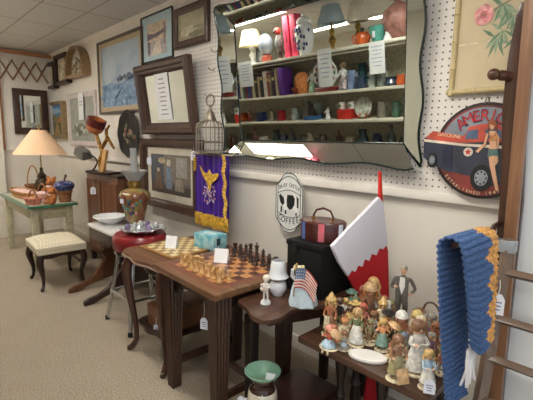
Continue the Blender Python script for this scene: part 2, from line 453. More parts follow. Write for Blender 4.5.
do_ = mb.build('dried_flowers', [mat('dried_petal_white', (206, 200, 186), .9), mat('dried_petal_tan', (160, 136, 104), .9), mat('dried_leaf', (110, 112, 84), .9)], t)
do_['kind'] = 'stuff'
# white frame with a note
def art_white():
    g = [((150, 152, 140), blob(.5, .24, .44, .14, 16, .3, 4)), ((120, 126, 112), blob(.35, .3, .2, .1, 12, .4, 5)), ((176, 178, 170), blob(.7, .3, .2, .1, 12, .3, 6))]
    for i in range(14):
        R = random.Random(i); g.append(((104, 110, 96) if i % 2 else (198, 198, 190), blob(R.uniform(.1, .9), R.uniform(.12, .38), .05, .05, 7, .4, i)))
    return g
r = span(69, 97, 92, 146, YP)
t = picture('framed_print', 'print in a whitewashed frame with a white paper note tucked in front', 'picture', (r[0], r[1], r[2], r[3]), .03, .07, mat('whitewashed_frame', (206, 196, 194), .6, var=.04), mat('pale_print', (158, 160, 152), .6, var=.08), art_white)
t = single(MB().box((0, 0, 0), (.18, .003, .36)).box((0, -.0021, .06), (.12, .001, .012), 1).box((0, -.0021, .02), (.12, .001, .008), 1), 'paper_note', [WHITE, mat('grey_print_ink', (150, 152, 160), .8)],
           'white paper note on the whitewashed frame', 'note', ((r[0]+r[1])/2+.03, YP-.0315, (r[2]+r[3])/2+.17), smooth=False)
# large blue picture
def art_blue():
    g = [((120, 152, 184), [(0, .34), (.25, .40), (.5, .34), (.8, .46), (1, .42), (1, 0), (0, 0)])]
    R = random.Random(5)
    for i in range(70):
        u, v = R.uniform(.02, .98), R.uniform(.01, .36); c_ = R.choice([(104, 138, 176), (134, 164, 192), (112, 146, 182), (152, 178, 200)])
        g.append((c_, blob(u, v, R.uniform(.02, .06), R.uniform(.01, .03), 8, .3, i)))
    for i in range(12):
        u = R.uniform(.5, .98); g.append(((92, 112, 138), blob(u, .42+.08*u*R.random(), .03, .035, 7, .3, i)))
    return g
r = span(99, 143, 33.5, 113, YP-.03)
picture('framed_print', 'large blue sky and water landscape in a thin dark frame with a sand mount', 'picture', r, .035, .03, [GREYBR], paint('misty_blue_sky', [(.25, (136, 160, 184)), (.5, (164, 184, 200)), (.75, (186, 198, 206))], 3), art_blue, mat('sand_mount', (184, 168, 138), .8, var=.03), .055)
# small winter picture
def art_winter():
    g = [((212, 196, 172), rectp(.18, .1, .82, .82)), ((190, 186, 188), rectp(.18, .1, .82, .42)), ((122, 108, 122), [(.18, .46), (.5, .5), (.82, .56), (.82, .66), (.6, .6), (.4, .58), (.18, .62)]), ((112, 100, 112), rectp(.2, .14, .28, .42)), ((226, 216, 200), [(.3, .1), (.5, .4), (.62, .4), (.66, .1)]), ((150, 132, 136), rectp(.74, .3, .8, .76))]
    return g
r = span(142.5, 173, 11, 60, YP-.02)
picture('framed_print', 'winter landscape print on a pale blue mount beside the large blue picture', 'picture', r, .02, .012, BLACK, mat('pale_blue_mount', (190, 216, 222), .7, var=.03), art_winter)
# picture at the ceiling, dark wood
def art_topw():
    return [((150, 146, 122), rectp(0, 0, 1, .45)), ((190, 186, 162), blob(.4, .3, .3, .2, 12, .3, 2)), ((128, 126, 100), blob(.7, .15, .25, .12, 12, .3, 3))]
r = span(174.5, 208, 3, 45, YP-.03)
picture('framed_print', 'faded olive landscape in a brown wooden frame just below the ceiling', 'picture', (r[0], r[1], r[2], r[3]), .04, .06, BROWNFZ, mat('faded_olive_print', (172, 168, 140), .6, var=.08, coat=.8), art_topw)
# large brown wall mirror leaning forward with a paper note
Yb = YP-.02
tl, tr, br, bl = (137, 68), (190, 54), (196, 134), (142, 134)
xb0, xb1 = at_y(142, 134, Yb).x, at_y(196, 134, Yb).x
zb = at_y(170, 134, Yb).z
t = thing('wall_mirror', 'large mirror in a wide ridged brown frame tilted forward, with a price notice on it', 'mirror', ((xb0+xb1)/2+.09, Yb, zb), rx=math.radians(7))
wm, hm = xb1-xb0-.05, .665
MB().ring(wm, hm, [(0, 0), (0, -.05), (.02, -.07), (.05, -.07), (.06, -.05), (.085, -.045), (.105, -.02), (.11, -.015), (.11, 0)]).build('frame', [BROWNFZ], t)
MB().box((0, -.012, hm/2), (wm-.2, .008, hm-.2)).build('mirror_glass', MIR, t)
mb = MB().box((0, 0, .22), (.25, .003, .42))
for i in range(9): mb.box((0, -.002, .06+i*.04), (.13-.02*(i % 3), .001, .010), 1)
o = single(mb, 'paper_notice', [WHITE, mat('grey_print_ink', (150, 152, 160), .8)], 'white printed notice taped to the large tilted brown mirror', 'notice', t.matrix_basis @ Vector((-.03, -.022, .13)), smooth=False, rx=math.radians(7))
# lower framed picture with a cream mount and deep dark frame
def art_people():
    return [((64, 72, 84), rectp(0, 0, .34, 1)), ((116, 108, 96), rectp(.34, .3, 1, 1)), ((74, 66, 58), rectp(0, 0, 1, .22)), ((150, 148, 140), rectp(.66, .45, .92, .95)), ((104, 124, 146), [(.40, .12), (.55, .12), (.54, .6), (.50, .72), (.43, .72), (.40, .6)]),
            ((196, 180, 160), blob(.47, .77, .04, .06)), ((180, 176, 162), [(.42, .74), (.44, .9), (.52, .88), (.53, .74)]), ((98, 76, 62), [(.08, .1), (.30, .1), (.26, .55), (.14, .55)]), ((190, 170, 148), blob(.2, .6, .04, .055)), ((140, 132, 120), [(.62, .1), (.85, .1), (.82, .4), (.66, .42)]), ((168, 150, 122), blob(.3, .85, .1, .08))]
r = span(139, 196, 139, 210, YP-.08)
LF = thing
t = picture('framed_print', 'interior scene in a cream mount and deep dark frame, under the large tilted mirror', 'picture', (r[0], r[1], r[2]-.0, r[3]), .10, .085, [BROWNFZ], mat('dusky_interior_print', (94, 92, 90), .6, var=.15, coat=.8), art_people, mat('cream_mount', (200, 192, 174), .8, var=.05), .07)
# bamboo style framed flower print
bw, bh = .82, 1.0
XB0, ZB0 = at_y(446.5, 97, YP-.02).x, at_y(446, 97, YP-.02).z
def art_bamboo():
    def uv(px, py): p = at_y(px, py, YP-.018); return ((p.x-XB0)/bw, (p.z-ZB0)/bh)
    g = [((214, 200, 168), rectp(0, .235, 1, .24))]
    def leaf(u, v, a, L, c):
        return (c, [(u, v), (u+L*.5*math.cos(a)-.008*math.sin(a), v+L*.5*math.sin(a)+.008*math.cos(a)), (u+L*math.cos(a), v+L*math.sin(a)), (u+L*.5*math.cos(a)+.008*math.sin(a), v+L*.5*math.sin(a)-.008*math.cos(a))])
    for j, (px, py) in enumerate(((497, 38), (503, 30), (508, 8), (514, 14), (503, 3), (520, 34))):
        u, v = uv(px, py)
        for k, a in enumerate((-2.5, -2.0, -1.6, -1.1, -.5, 2.6)): g.append(leaf(u, v, a, .075+.02*((k+j) % 2), ((104, 132, 106) if (k+j) % 2 else (142, 160, 132))))
    a_, b_ = uv(489, 12), uv(520, -6); g.append(((120, 116, 84), [a_, (a_[0]+.004, a_[1]-.006), (b_[0]+.004, b_[1]-.006), b_]))
    u, v = uv(484, 15)
    for k in range(9):
        a = 2*PI*k/9; g.append(((226, 168, 162) if k % 2 else (216, 140, 142), blob(u+.026*math.cos(a), v+.026*math.sin(a), .026, .022, 9)))
    g.append(((202, 108, 114), blob(u, v, .02, .018))); g.append(((140, 120, 72), blob(u, v, .007, .007)))
    return g
BAMB = wood('bamboo_gilt', (186, 166, 116), (214, 196, 150), 'z', 5)
t = thing('framed_print', 'print of a pink flower and green leaves in a bamboo-style gold frame at the top', 'picture', (XB0+bw/2, YP, ZB0))
def bamboo_rod(a, b_, n):
    a, b_ = Vector(a), Vector(b_); pts, rs = [], []
    for i in range(n):
        for f, r_ in ((0.0, .012), (.04, .0165), (.08, .0135), (.92, .0135), (.96, .0165)):
            pts.append(a.lerp(b_, (i+f)/n)); rs.append(r_)
    pts.append(b_); rs.append(.012)
    return MB().tube(pts, rs, 8)
y = -.02
for a, b_, n in (((-bw/2+.02, y, 0), (-bw/2+.02, y, bh), 8), ((bw/2-.02, y, 0), (bw/2-.02, y, bh), 8), ((-bw/2, y, .02), (bw/2, y, .02), 6), ((-bw/2, y, bh-.02), (bw/2, y, bh-.02), 6)):
    bamboo_rod(a, b_, n).build('bamboo_rail', BAMB, t)
mb = MB(); mats = [mat('aged_silk', (206, 190, 156), .7, var=.04, ns=6, coat=.8)]
mb.box((0, -.012, bh/2), (bw-.05, .01, bh-.05))
k = 0
for col, pts in art_bamboo():
    k += 1; mm = mat('pigment_%02x%02x%02x' % col, col, .6, var=.12, ns=30, coat=.5)
    if mm not in mats: mats.append(mm)
    mb.poly([(-bw/2+u*bw, -.0176-k*.0001, v*bh) for u, v in pts], mats.index(mm))
mb.build('print', mats, t, smooth=False)

# oval black tole tray with flowers, hung low behind the carved stand
t = thing('oval_tray', 'black scalloped tole tray with a painted flower, hung beside the blue picture', 'tray', (at_y(131, 134, YP).x, YP, at_y(131, 134, YP).z))
mb = MB(); pr = [(.0, -.012), (.17, -.012), (.20, -.025), (.25, -.035), (.26, -.04), (.25, -.03), (.20, -.014), (.0, 0)]
mb.T = Matrix.Rotation(PI/2, 4, 'X'); mb.lathe([(r_, z_*-1) for r_, z_ in pr], (0, 0, 0), 40, 0, 1.0, 1.0, 8, .03)
mb.T = Matrix.Identity(4)
mb.build('tray', mat('black_toleware', (26, 25, 24), .5, var=.2, coat=.1, spec=.3), t)
mb = MB(); R = random.Random(2)
for i in range(14):
    a, q = R.uniform(0, 6.28), R.uniform(0, .13); mb.ell((q*math.cos(a), -.016, q*math.sin(a)), (.035, .003, .025), R.randrange(3), 8, 5, (0, a, 0))
mb.build('painted_flower', [mat('tole_rose', (130, 96, 80), .5), mat('tole_leaf', (88, 92, 70), .5), mat('tole_cream', (160, 144, 120), .5)], t)

# bird cage hanging on the pegboard
WIRE = mat('pewter_wire', (142, 132, 118), .4, .8, var=.1)
cz, cw = at_y(210, 152, 1.98).z, .115
t = thing('bird_cage', 'small domed wire bird cage hanging from a ring on the pegboard', 'bird cage', (at_y(210.5, 150, 1.94).x, 1.94, cz)); t.scale = (1, 1, .86)
mb = MB(); mb.lathe([(cw, 0), (cw, .018), (cw-.01, .018), (cw-.01, .004), (0, .004)], n=24); mb.build('base', WIRE, t)
mb = MB()
for k in range(20):
    a = 2*PI*k/20; c_, s_ = math.cos(a), math.sin(a)
    mb.tube([(cw*c_, cw*s_, .01), (cw*c_, cw*s_, .23), (cw*.93*c_, cw*.93*s_, .262), (cw*.6*c_, cw*.6*s_, .285), (.03*c_, .03*s_, .295)], .0032, 5)
for z in (.09, .23): mb.tube([(cw*math.cos(2*PI*i/24), cw*math.sin(2*PI*i/24), z) for i in range(24)], .004, 5, closed=True)
mb.build('bars', WIRE, t)
MB().lathe([(.05, .29), (.05, .30), (.04, .33), (.028, .37), (.012, .39), (.008, .43), (.01, .435), (0, .44)], n=12).build('finial', WIRE, t)
MB().tube([(.052*math.sin(a), 0, .475+.052*math.cos(a)) for a in [2*PI*i/20 for i in range(20)]], .007, 6, closed=True).build('ring', WIRE, t)
MB().tube([(-.26, .12, .565), (-.16, .09, .53), (.0, .02, .52), (.09, .06, .51)], .004, 6).build('hanging_wire', WIRE, t)
MB().tube([(-.1, 0, .10), (.1, 0, .10)], .005, 6).build('perch', WIRE, t)

# purple fringed banner on a rod below the cage
YBN = YP-.13
xl, xr = at_y(195, 152, YBN).x, at_y(229, 152, YBN).x
zt = at_y(211, 155, YBN).z; zbt = at_y(211, 219, YBN).z
bw = xr-xl; bhh = zt-zbt
t = thing('lodge_banner', 'purple satin banner with gold fringe and a gold eagle emblem', 'banner', ((xl+xr)/2, YBN, zbt))
PURP = mat('purple_satin', (66, 30, 138), .32, var=.18, ns=9); FRG = mat('gold_fringe', (212, 164, 58), .6, var=.25, ns=40)
def foldy(u): return .010*math.sin(u*16)+.006*math.sin(u*37+1)
mb = MB(); N, Mz = 40, 8
vs = [(-bw/2+bw*i/N, foldy(i/N)*(1-.5*j/Mz)-.0, bhh*j/Mz) for j in range(Mz+1) for i in range(N+1)]
vs += [(x, y+.004, z) for x, y, z in vs]; o2 = (N+1)*(Mz+1)
fs = []
for j in range(Mz):
    for i in range(N):
        q = j*(N+1)+i; fs.append((q, q+1, q+N+2, q+N+1)); fs.append((q+o2, q+o2+N+1, q+o2+N+2, q+o2+1))
mb.add(vs, fs); mb.build('cloth', PURP, t)
mb = MB()
for i in range(46):
    u = (i+.5)/46; x = -bw/2+bw*u; y = foldy(u)-.006
    mb.tube([(x, y, .035), (x+random.uniform(-.004, .004), y-.004, -.02), (x+random.uniform(-.008, .008), y, -.07)], [.009, .007, .004], 5)
mb.build('fringe', FRG, t)
mb = MB()
for i in range(24):
    z = bhh-i*bhh/23; x = bw/2-.05+.035*math.sin(i*.9)*.3+.03*(i/23)
    mb.tube([(x, -.022, z), (x+.03, -.024, z-.02)], [.014, .006], 5)
mb.build('side_fringe', FRG, t); mb = MB()
for i in range(5):
    z = bhh-.03-i*.02; mb.tube([(-bw/2+.03, -.02, z), (-bw/2+.02, -.02, z-.03)], [.016, .006], 5)
mb.build('side_fringe', FRG, t)
mb = MB(); em = [(-.17, .15), (-.11, .10), (-.06, .07), (-.02, .09), (0, .12), (.02, .09), (.06, .07), (.11, .09), (.16, .08), (.12, .03), (.07, 0), (.03, -.03), (.02, -.09), (-.02, -.09), (-.03, -.03), (-.08, .02), (-.13, .07)]
mb.prism([(x*.8+.005, bhh*.60+z*.8) for x, z in em], -.0195, -.0245); mb.build('eagle_emblem', FRG, t)
mb = MB(); R = random.Random(9)
for i in range(60):
    a, q = R.uniform(0, 6.28), R.uniform(.0, .085); mb.ell((q*math.cos(a)*1.0, -.022, bhh*.40+q*math.sin(a)*1.15), (.011, .003, .011), R.randrange(3), 6, 4)
mb.build('embroidery', [mat('silver_thread', (186, 176, 190), .5), mat('rose_thread', (176, 120, 130), .5), mat('lilac_thread', (128, 104, 168), .5)], t)
MB().tube([(-bw/2-.02, .0, bhh+.005), (bw/2+.05, .0, bhh+.005)], .009, 8).build('rod', WIRE, t)
for q in (-.3, .3): MB().tube([(q*bw, YP-YBN+.003, bhh+.03), (q*bw, .02, bhh+.03), (q*bw, -.012, bhh+.02), (q*bw, -.014, bhh-.0), (q*bw, .0, bhh-.008)], .004, 6).build('peg_hook', WIRE, t)

# scalloped coffee sign
cxs = (at_y(278.5, 200, YP-.02).x+at_y(305.5, 200, YP-.02).x)/2; sw = at_y(305.5, 200, YP-.02).x-at_y(278.5, 200, YP-.02).x
zt, zb_ = at_y(292, 172.5, YP-.02).z, at_y(292, 232.5, YP-.02).z; sh = zt-zb_; a = sw/2
half = [(0, sh/2), (.28*a, sh/2-.004), (.50*a, sh/2-.022), (.64*a, sh/2-.05), (.80*a, sh/2-.072), (.97*a, sh/2-.092), (1.0*a, sh/2-.11), (1.0*a, 0)]
out = [(x, z) for x, z in half]+[(x, -z) for x, z in reversed(half[:-1])]
out += [(-x, z) for x, z in reversed(out[1:-1])]
SGNW = mat('enamel_white', (228, 230, 226), .35, var=.02, coat=.3); SGNK = mat('enamel_black', (34, 38, 36), .4, var=.1)
t = thing('coffee_sign', 'white scalloped metal COFFEE sign with a black and white dairy cow', 'sign', (cxs, YP-.045, zb_+sh/2))
MB().prism(out, .004, -.002).build('plate', SGNW, t, smooth=False)
def outline(mb, pts, r, y, closed=True, m=0): mb.tube([(x, y, z) for x, z in pts], r, 5, m, closed=closed, flat=1)
mb = MB(); outline(mb, [(x*.985, z*.985) for x, z in out], .0028, -.002)
def bow(z0, rise, w_=.84, n=10): return [(-w_*a+2*w_*a*i/n, z0+rise*(1-(2*i/n-1)**2)) for i in range(n+1)]
outline(mb, bow(sh*.30, .058), .0026, -.003, False); outline(mb, bow(sh*.14, .03), .0022, -.003, False)
outline(mb, bow(-sh*.17, -.028), .0022, -.003, False); outline(mb, bow(-sh*.30, -.062), .0026, -.003, False)
for q in (-1, 1): outline(mb, [(q*.84*a, sh*.30), (q*.84*a, -sh*.30)], .0022, -.003, False)
mb.build('border', SGNK, t)
mb = MB()
for i, ch in enumerate('DAIRY CATTLE'):
    u = (i-5.5)/5.5; put_text(mb, ch, .036, (u*.70*a, -.0025, sh*.245+.022*(1-u*u)), 0, -u*.22, sx=.72)
mb.build('arched_lettering', SGNK, t, smooth=False); mb = MB()
for i, ch in enumerate('COFFEE'):
    u = (i-2.5)/2.5; put_text(mb, ch, .058, (u*.66*a, -.0025, -sh*.262-.020*(1-u*u)), 0, u*.16, sx=.85)
mb.build('lettering', SGNK, t, smooth=False)
mb = MB(); k_ = a/.115; cz_ = sh*-.005
body = [(-.085, .012), (-.06, .04), (.03, .046), (.075, .044), (.09, .03), (.088, -.02), (.075, -.022), (.074, -.06), (.06, -.06), (.056, -.03), (.02, -.036), (-.03, -.034), (-.036, -.062), (-.052, -.062), (-.054, -.028), (-.072, -.022), (-.085, -.05), (-.10, -.055), (-.105, -.02), (-.11, .0), (-.12, .034), (-.105, .046), (-.09, .035)]
def cw(L): return [((x+.014)*k_*.80, cz_+z*1.15*k_) for x, z in L]
mb.prism(cw(body), -.0022, -.004, m=0)
for bl_ in ([(-.03, .046), (.03, .048), (.05, .03), (.045, -.005), (.02, -.03), (-.005, -.034), (-.03, -.02), (-.035, .015)], [(.066, .046), (.09, .032), (.088, -.018), (.074, -.018), (.072, .01)], [(-.12, .036), (-.105, .047), (-.088, .036), (-.068, .03), (-.060, .0), (-.075, -.016), (-.09, -.01), (-.105, .0)], [(-.098, -.02), (-.085, -.02), (-.084, -.052), (-.1, -.056)], [(-.052, -.04), (-.036, -.04), (-.036, -.062), (-.052, -.062)], [(.06, -.045), (.074, -.045), (.074, -.06), (.06, -.06)]):
    mb.prism(cw(bl_), -.004, -.0052, m=1)
mb.build('cow', [mat('enamel_white_cow', (242, 242, 240), .4, var=.02), SGNK], t, smooth=False)

# christmas stocking hung by a ribbon from a peg hook, at right angles to the wall
NS = Vector((.43, -.08, 0)).normalized(); PS = Vector((-1.045, 2.0, 1.2))
O_S = at_plane(382, 202, PS, NS); AS = Vector((NS.y*-1, NS.x, 0))          # axis along the stocking, away from the wall = -AS
def sp_(px, py): p = at_plane(px, py, PS, NS)-O_S; return (p.dot(AS), p.z)
t = thing('christmas_stocking', 'red felt christmas stocking with a white zigzag cuff hanging by a red ribbon', 'stocking', O_S, math.atan2(AS.y, AS.x))
def rel(L): return [sp_(*p) for p in L]
cuff = rel([(378, 197), (352, 224), (331, 246), (338, 262), (347, 276), (350.5, 270), (354, 271.5), (357, 265), (361, 266.5), (363.5, 259), (368, 260.5), (370.5, 253.5), (375, 255), (378, 248), (382, 249), (386.5, 243), (384, 222), (382, 203)])
FELTW = mat('white_felt', (226, 224, 234), .95, var=.01, ns=5); FELTR = mat('red_felt', (178, 24, 32), .95, var=.03, ns=5)
mb = MB(); mb.prism(cuff, -.011, .011); mb.build('cuff', FELTW, t, bevel=.003)
leg = rel([(342, 258), (347, 276), (356, 292), (364, 306), (368, 330), (368, 372), (366, 384), (364, 399), (369, 410), (382, 410), (386, 396), (387, 370), (388, 330), (388, 290), (387, 250), (384, 240)])
mb = MB(); mb.prism(leg, -.009, .009); mb.build('leg', FELTR, t, bevel=.005)
rb = rel([(379, 171), (380.5, 172), (382, 203), (378.5, 201)])
MB().prism(rb, -.008, .006).build('ribbon', mat('red_ribbon', (214, 48, 38), .6, var=.06), t, bevel=.002)

# round tin sign with a truck and a pin-up figure
SC = (at_y(484, 151, YP-.03).x, at_y(484, 151, YP-.03).z); SR = .222
t = thing('tin_sign', 'round tin sign lettered AMERICA with a pin-up woman and a red and navy truck', 'sign', (SC[0], YP-.045, SC[1]))
mb = MB(); mb.T = Matrix.Rotation(PI/2, 4, 'X'); mb.lathe([(0, 0), (SR, 0), (SR, .006), (SR-.014, .008), (0, .006)], n=48, m=[0, 1, 1, 0]); mb.T = Matrix.Identity(4)
mb.lathe([(0, 0)], n=3) if False else None
mb.build('disc', [mat('sign_dusk_red', (122, 52, 48), .4, var=.25, ns=8, coat=.4), mat('sign_black_rim', (36, 26, 26), .4)], t)
def flat(mb, pts, k, m=0): mb.prism(pts, -.008, -.0095-k*.0012, m=m)
mb = MB()
flat(mb, [( (SR-.022)*math.cos(q), (SR-.022)*math.sin(q)) for q in [PI*i/20 for i in range(21)]]+[(-.19, -.06), (.19, -.06)], 0, 0)
mb.build('sky_panel', [mat('sign_blue_grey', (140, 146, 156), .4, var=.2, ns=6)], t, smooth=False)
mb = MB()
for i, ch in enumerate('AMERICA'):
    q = PI*.72-i*.225; put_text(mb, ch, .080, ((SR-.062)*math.cos(q), -.0125, (SR-.062)*math.sin(q)), 1, q-PI/2, sx=.9)
    put_text(mb, ch, .068, ((SR-.062)*math.cos(q)+.001, -.0142, (SR-.062)*math.sin(q)+.001), 0, q-PI/2, sx=.9)
LETM = [mat('sign_red_letters', (196, 52, 58), .4), mat('sign_navy', (40, 44, 74), .4), mat('sign_cream', (218, 196, 160), .4)]
mb.build('arched_lettering', LETM, t, smooth=False); mb = MB()
for i, ch in enumerate('ESTABLISHED 1941'):
    q = PI*1.22+i*.088; put_text(mb, ch, .022, ((SR-.024)*math.cos(q), -.0105, (SR-.024)*math.sin(q)), 2, q+PI/2)
mb.build('rim_lettering', LETM, t, smooth=False)
def sg(px, py): p = at_y(px, py, YP-.058); return (p.x-SC[0], p.z-SC[1])
def sgl(L): return [sg(*p) for p in L]
NAVY = mat('sign_truck_navy', (42, 48, 68), .35, var=.15, coat=.5); RED = mat('sign_truck_red', (196, 78, 60), .35, var=.12, coat=.5); CRM = mat('sign_truck_cream', (222, 208, 190), .4); TYR = mat('sign_tyre', (28, 28, 30), .5); GLS = mat('sign_glass_blue', (78, 96, 122), .3, var=.2)
mb = MB()
flat(mb, sgl([(423, 157), (424, 138), (432, 133), (462, 138), (468, 129), (480, 125), (500, 125), (506, 133), (510, 150), (512, 168), (508, 184), (492, 186), (470, 176), (446, 171), (432, 165)]), 1, 0)
flat(mb, sgl([(425, 138), (433, 131), (464, 136), (469, 127), (482, 124), (499, 124), (505, 131), (509, 144), (495, 141), (463, 143), (440, 141)]), 2, 1)
flat(mb, sgl([(424, 139), (462, 143.5), (508, 146), (508, 149), (462, 146), (424, 141.5)]), 3, 2)
flat(mb, sgl([(467, 131), (478, 129), (478, 139), (465, 139)]), 3, 4)
flat(mb, sgl([(485, 129), (500, 129), (506, 139), (486, 139)]), 3, 4)
flat(mb, sgl([(443, 146), (443, 167), (452, 169), (452, 147)]), 3, 3)
c_ = sg(468, 152)
flat(mb, [(c_[0]+.021*math.cos(2*PI*i/16), c_[1]+.021*math.sin(2*PI*i/16)) for i in range(16)], 3, 2)
flat(mb, [(c_[0]+(.016 if i % 2 == 0 else .007)*math.sin(2*PI*i/10), c_[1]+(.016 if i % 2 == 0 else .007)*math.cos(2*PI*i/10)) for i in range(10)], 4, 5)
TRK = mb.build('truck', [NAVY, RED, CRM, mat('sign_truck_door', (40, 46, 66), .35), GLS, mat('sign_star_red', (200, 40, 40), .4)], t, smooth=False)  # the door panel is printed in plain dark navy
mb = MB()
for (px, py, rr, ry) in ((481, 178, .048, .062), (432, 160, .025, .038)):
    mb = MB(); c_ = sg(px, py)
    flat(mb, [(c_[0]+rr*math.cos(2*PI*i/20), c_[1]+ry*math.sin(2*PI*i/20)) for i in range(20)], 4, 0)
    flat(mb, [(c_[0]+rr*.6*math.cos(2*PI*i/20), c_[1]+ry*.6*math.sin(2*PI*i/20)) for i in range(20)], 5, 1)
    for k in range(8):
        q = 2*PI*k/8; flat(mb, [(c_[0]+rr*.45*math.cos(q)+rr*.1*math.cos(j*PI/2), c_[1]+ry*.45*math.sin(q)+ry*.1*math.sin(j*PI/2)) for j in range(4)], 6, 0)
    mb.build('wheel', [TYR, mat('sign_wheel_steel', (150, 156, 164), .35)], TRK, smooth=False)
mb = MB(); put_text(mb, 'GASOLINE', .024, (sg(449, 135.5)[0], -.0125, sg(449, 135.5)[1]), 0, -.12); mb.build('roof_lettering', mat('sign_cream', (218, 196, 160), .4), TRK, smooth=False)
SKN = mat('sign_skin', (216, 168, 134), .4, var=.08); HAIR = mat('sign_hair', (150, 84, 52), .4, var=.15)
mb = MB()
flat(mb, sgl([(488.5, 153), (498, 153), (498.5, 162), (495, 166), (497, 178), (498.5, 190), (496, 191), (493, 179), (490, 166)]), 7, 0)
flat(mb, sgl([(489.5, 131), (496.5, 131), (497.5, 138), (496.5, 145), (498.5, 152), (488.5, 152), (490, 145)]), 7, 0)
flat(mb, sgl([(487, 133), (489, 134), (486, 145), (478, 153), (476, 151), (484, 144)]), 8, 0)
flat(mb, sgl([(496.5, 132), (500, 138), (498.5, 147), (497, 146.5), (498, 139)]), 8, 0)
flat(mb, [(sg(492.5, 126)[0]+.0105*math.cos(2*PI*i/14), sg(492.5, 126)[1]+.0165*math.sin(2*PI*i/14)) for i in range(14)], 8, 0)
flat(mb, sgl([(488.5, 132), (488, 123), (491, 119.5), (495, 120), (497, 124), (497, 132), (495.2, 126), (490.5, 124)]), 9, 1)
flat(mb, sgl([(489.5, 132.5), (493, 136), (496.5, 132.5), (497.3, 141), (490, 141)]), 9, 2)
flat(mb, sgl([(489, 149), (498, 149), (499.2, 156.5), (493.5, 155.5), (487.8, 157)]), 9, 3)
mb.build('pin_up_woman', [SKN, HAIR, mat('sign_top_plaid', (176, 120, 76), .5, var=.3, ns=60), mat('sign_shorts', (86, 116, 112), .5)], t, smooth=False)
MB().tube([(-.01, -.004, SR-.005), (0, -.01, SR+.03), (.01, -.004, SR-.005)], .004, 6).build('hanging_wire', WIRE, t)

for px, py, lab in ((217, 52, 'bare peg hook on the pegboard left of the big mirror, the upper one'), (214.5, 70, 'bare peg hook on the pegboard left of the big mirror, the lower one')):
    p = at_y(px, py, YP); t = MB().tube([(0, .004, .012), (0, -.004, .012), (0, -.006, 0), (0, -.03, -.006), (0, -.055, .002), (0, -.06, .018)], .004, 6)
    single(t, 'peg_hook', WIRE, lab, 'hook', p)
# ------------------------------------------------------------------ furniture
def leg_mesh(pts, rs, n=8, flat=1.0): return MB().tube(smoothline(pts, 4), [rs[min(int(i/4), len(rs)-1)]*(1-(i % 4)/4)+rs[min(int(i/4)+1, len(rs)-1)]*((i % 4)/4) for i in range(4*(len(pts)-1)+1)], n)
def inset(poly, d):
    cx = sum(p[0] for p in poly)/len(poly); cy = sum(p[1] for p in poly)/len(poly); out = []
    for x, y in poly:
        L = math.hypot(x-cx, y-cy); out.append((cx+(x-cx)*(1-d/L), cy+(y-cy)*(1-d/L)))
    return out

# enamel topped kitchen table
ENAM = mat('cream_enamel', (226, 220, 200), .3, var=.03, coat=.5); GRN = mat('green_enamel_edge', (58, 112, 84), .35, var=.1, coat=.4)
SAGE = mat('old_cream_green_paint', (186, 180, 152), .5, var=.08, ns=20)
X0, X1, Y0, Y1, ZT = -6.2, -4.82, 1.11, 1.63, .75
t = thing('kitchen_table', 'old cream painted kitchen table with a green edged enamel top, under the lamp and baskets', 'table', ((X0+X1)/2, (Y0+Y1)/2, 0))
w, d = X1-X0, Y1-Y0
MB().box((0, 0, ZT-.012), (w-.03, d-.03, .022)).build('tabletop', ENAM, t, bevel=.006)
mb = MB(); mb.T = Matrix.Translation((0, -d/2, ZT-.012)) @ Matrix.Rotation(-PI/2, 4, 'X') @ Matrix.Identity(4)
mb.T = Matrix(((1, 0, 0, 0), (0, 0, 1, -d/2), (0, 1, 0, ZT-.014), (0, 0, 0, 1)))
mb.ring(w, d, [(0, -.014), (0, .010), (.006, .0145), (.03, .0145), (.03, -.014), (0, -.014)]); mb.T = Matrix.Identity(4)
mb.build('green_edge', GRN, t)
mb = MB()
mb.box((0, -d/2+.07, .655), (w-.2, .02, .14)); mb.box((0, d/2-.07, .655), (w-.2, .02, .14)); mb.box((-w/2+.08, 0, .655), (.02, d-.2, .14)); mb.box((w/2-.08, 0, .655), (.02, d-.2, .14))
mb.build('apron', SAGE, t, bevel=.003)
for sx in (-1, 1):
    for sy in (-1, 1):
        MB().box((sx*(w/2-.08), sy*(d/2-.08), .362), (.07, .07, .724), rot=None).build('leg', SAGE, t, bevel=.008)
MB().box((w/2-.08, 0, .2), (.03, d-.2, .04)).build('stretcher', SAGE, t, bevel=.004)

# upholstered bench on dark cabriole legs
m, nt, b = _new('diamond_upholstery')
ck = nt.nodes.new('ShaderNodeTexChecker'); ck.inputs['Scale'].default_value = 1/.019
ck.inputs['Color1'].default_value = (*lin((234, 226, 204)), 1); ck.inputs['Color2'].default_value = (*lin((206, 192, 162)), 1)
nt.links.new(coords(nt, (1, 1, 1), (0, 0, PI/4)), ck.inputs['Vector']); nt.links.new(ck.outputs[0], b.inputs['Base Color']); b.inputs['Roughness'].default_value = .9
UPH = m
t = thing('upholstered_bench', 'vanity bench with a cream diamond patterned seat on dark cabriole legs', 'bench', (-4.42, 1.25, 0), -.05)
mb = MB(); W2, D2 = .53, .45
vs, fs = [], []
NX, NY = 14, 12
for j in range(NY+1):
    for i in range(NX+1):
        u, v = i/NX*2-1, j/NY*2-1; h_ = .055*(1-u**4)*(1-v**4)**.7
        vs.append((u*W2/2, v*D2/2, .44+h_))
for j in range(NY):
    for i in range(NX): q = j*(NX+1)+i; fs.append((q, q+1, q+NX+2, q+NX+1))
mb.add(vs, fs); mb.box((0, 0, .405), (W2, D2, .075)); mb.build('seat_cushion', UPH, t, bevel=.012, seg=3)
mb = MB()
for sy in (-1, 1): mb.prism([(-W2/2+.01, .37), (W2/2-.01, .37), (W2/2-.01, .33), (W2/2-.12, .32), (.06, .33), (0, .345), (-.06, .33), (-W2/2+.12, .32), (-W2/2+.01, .33)], sy*(D2/2-.03)-.012, sy*(D2/2-.03)+.012, 'xz')
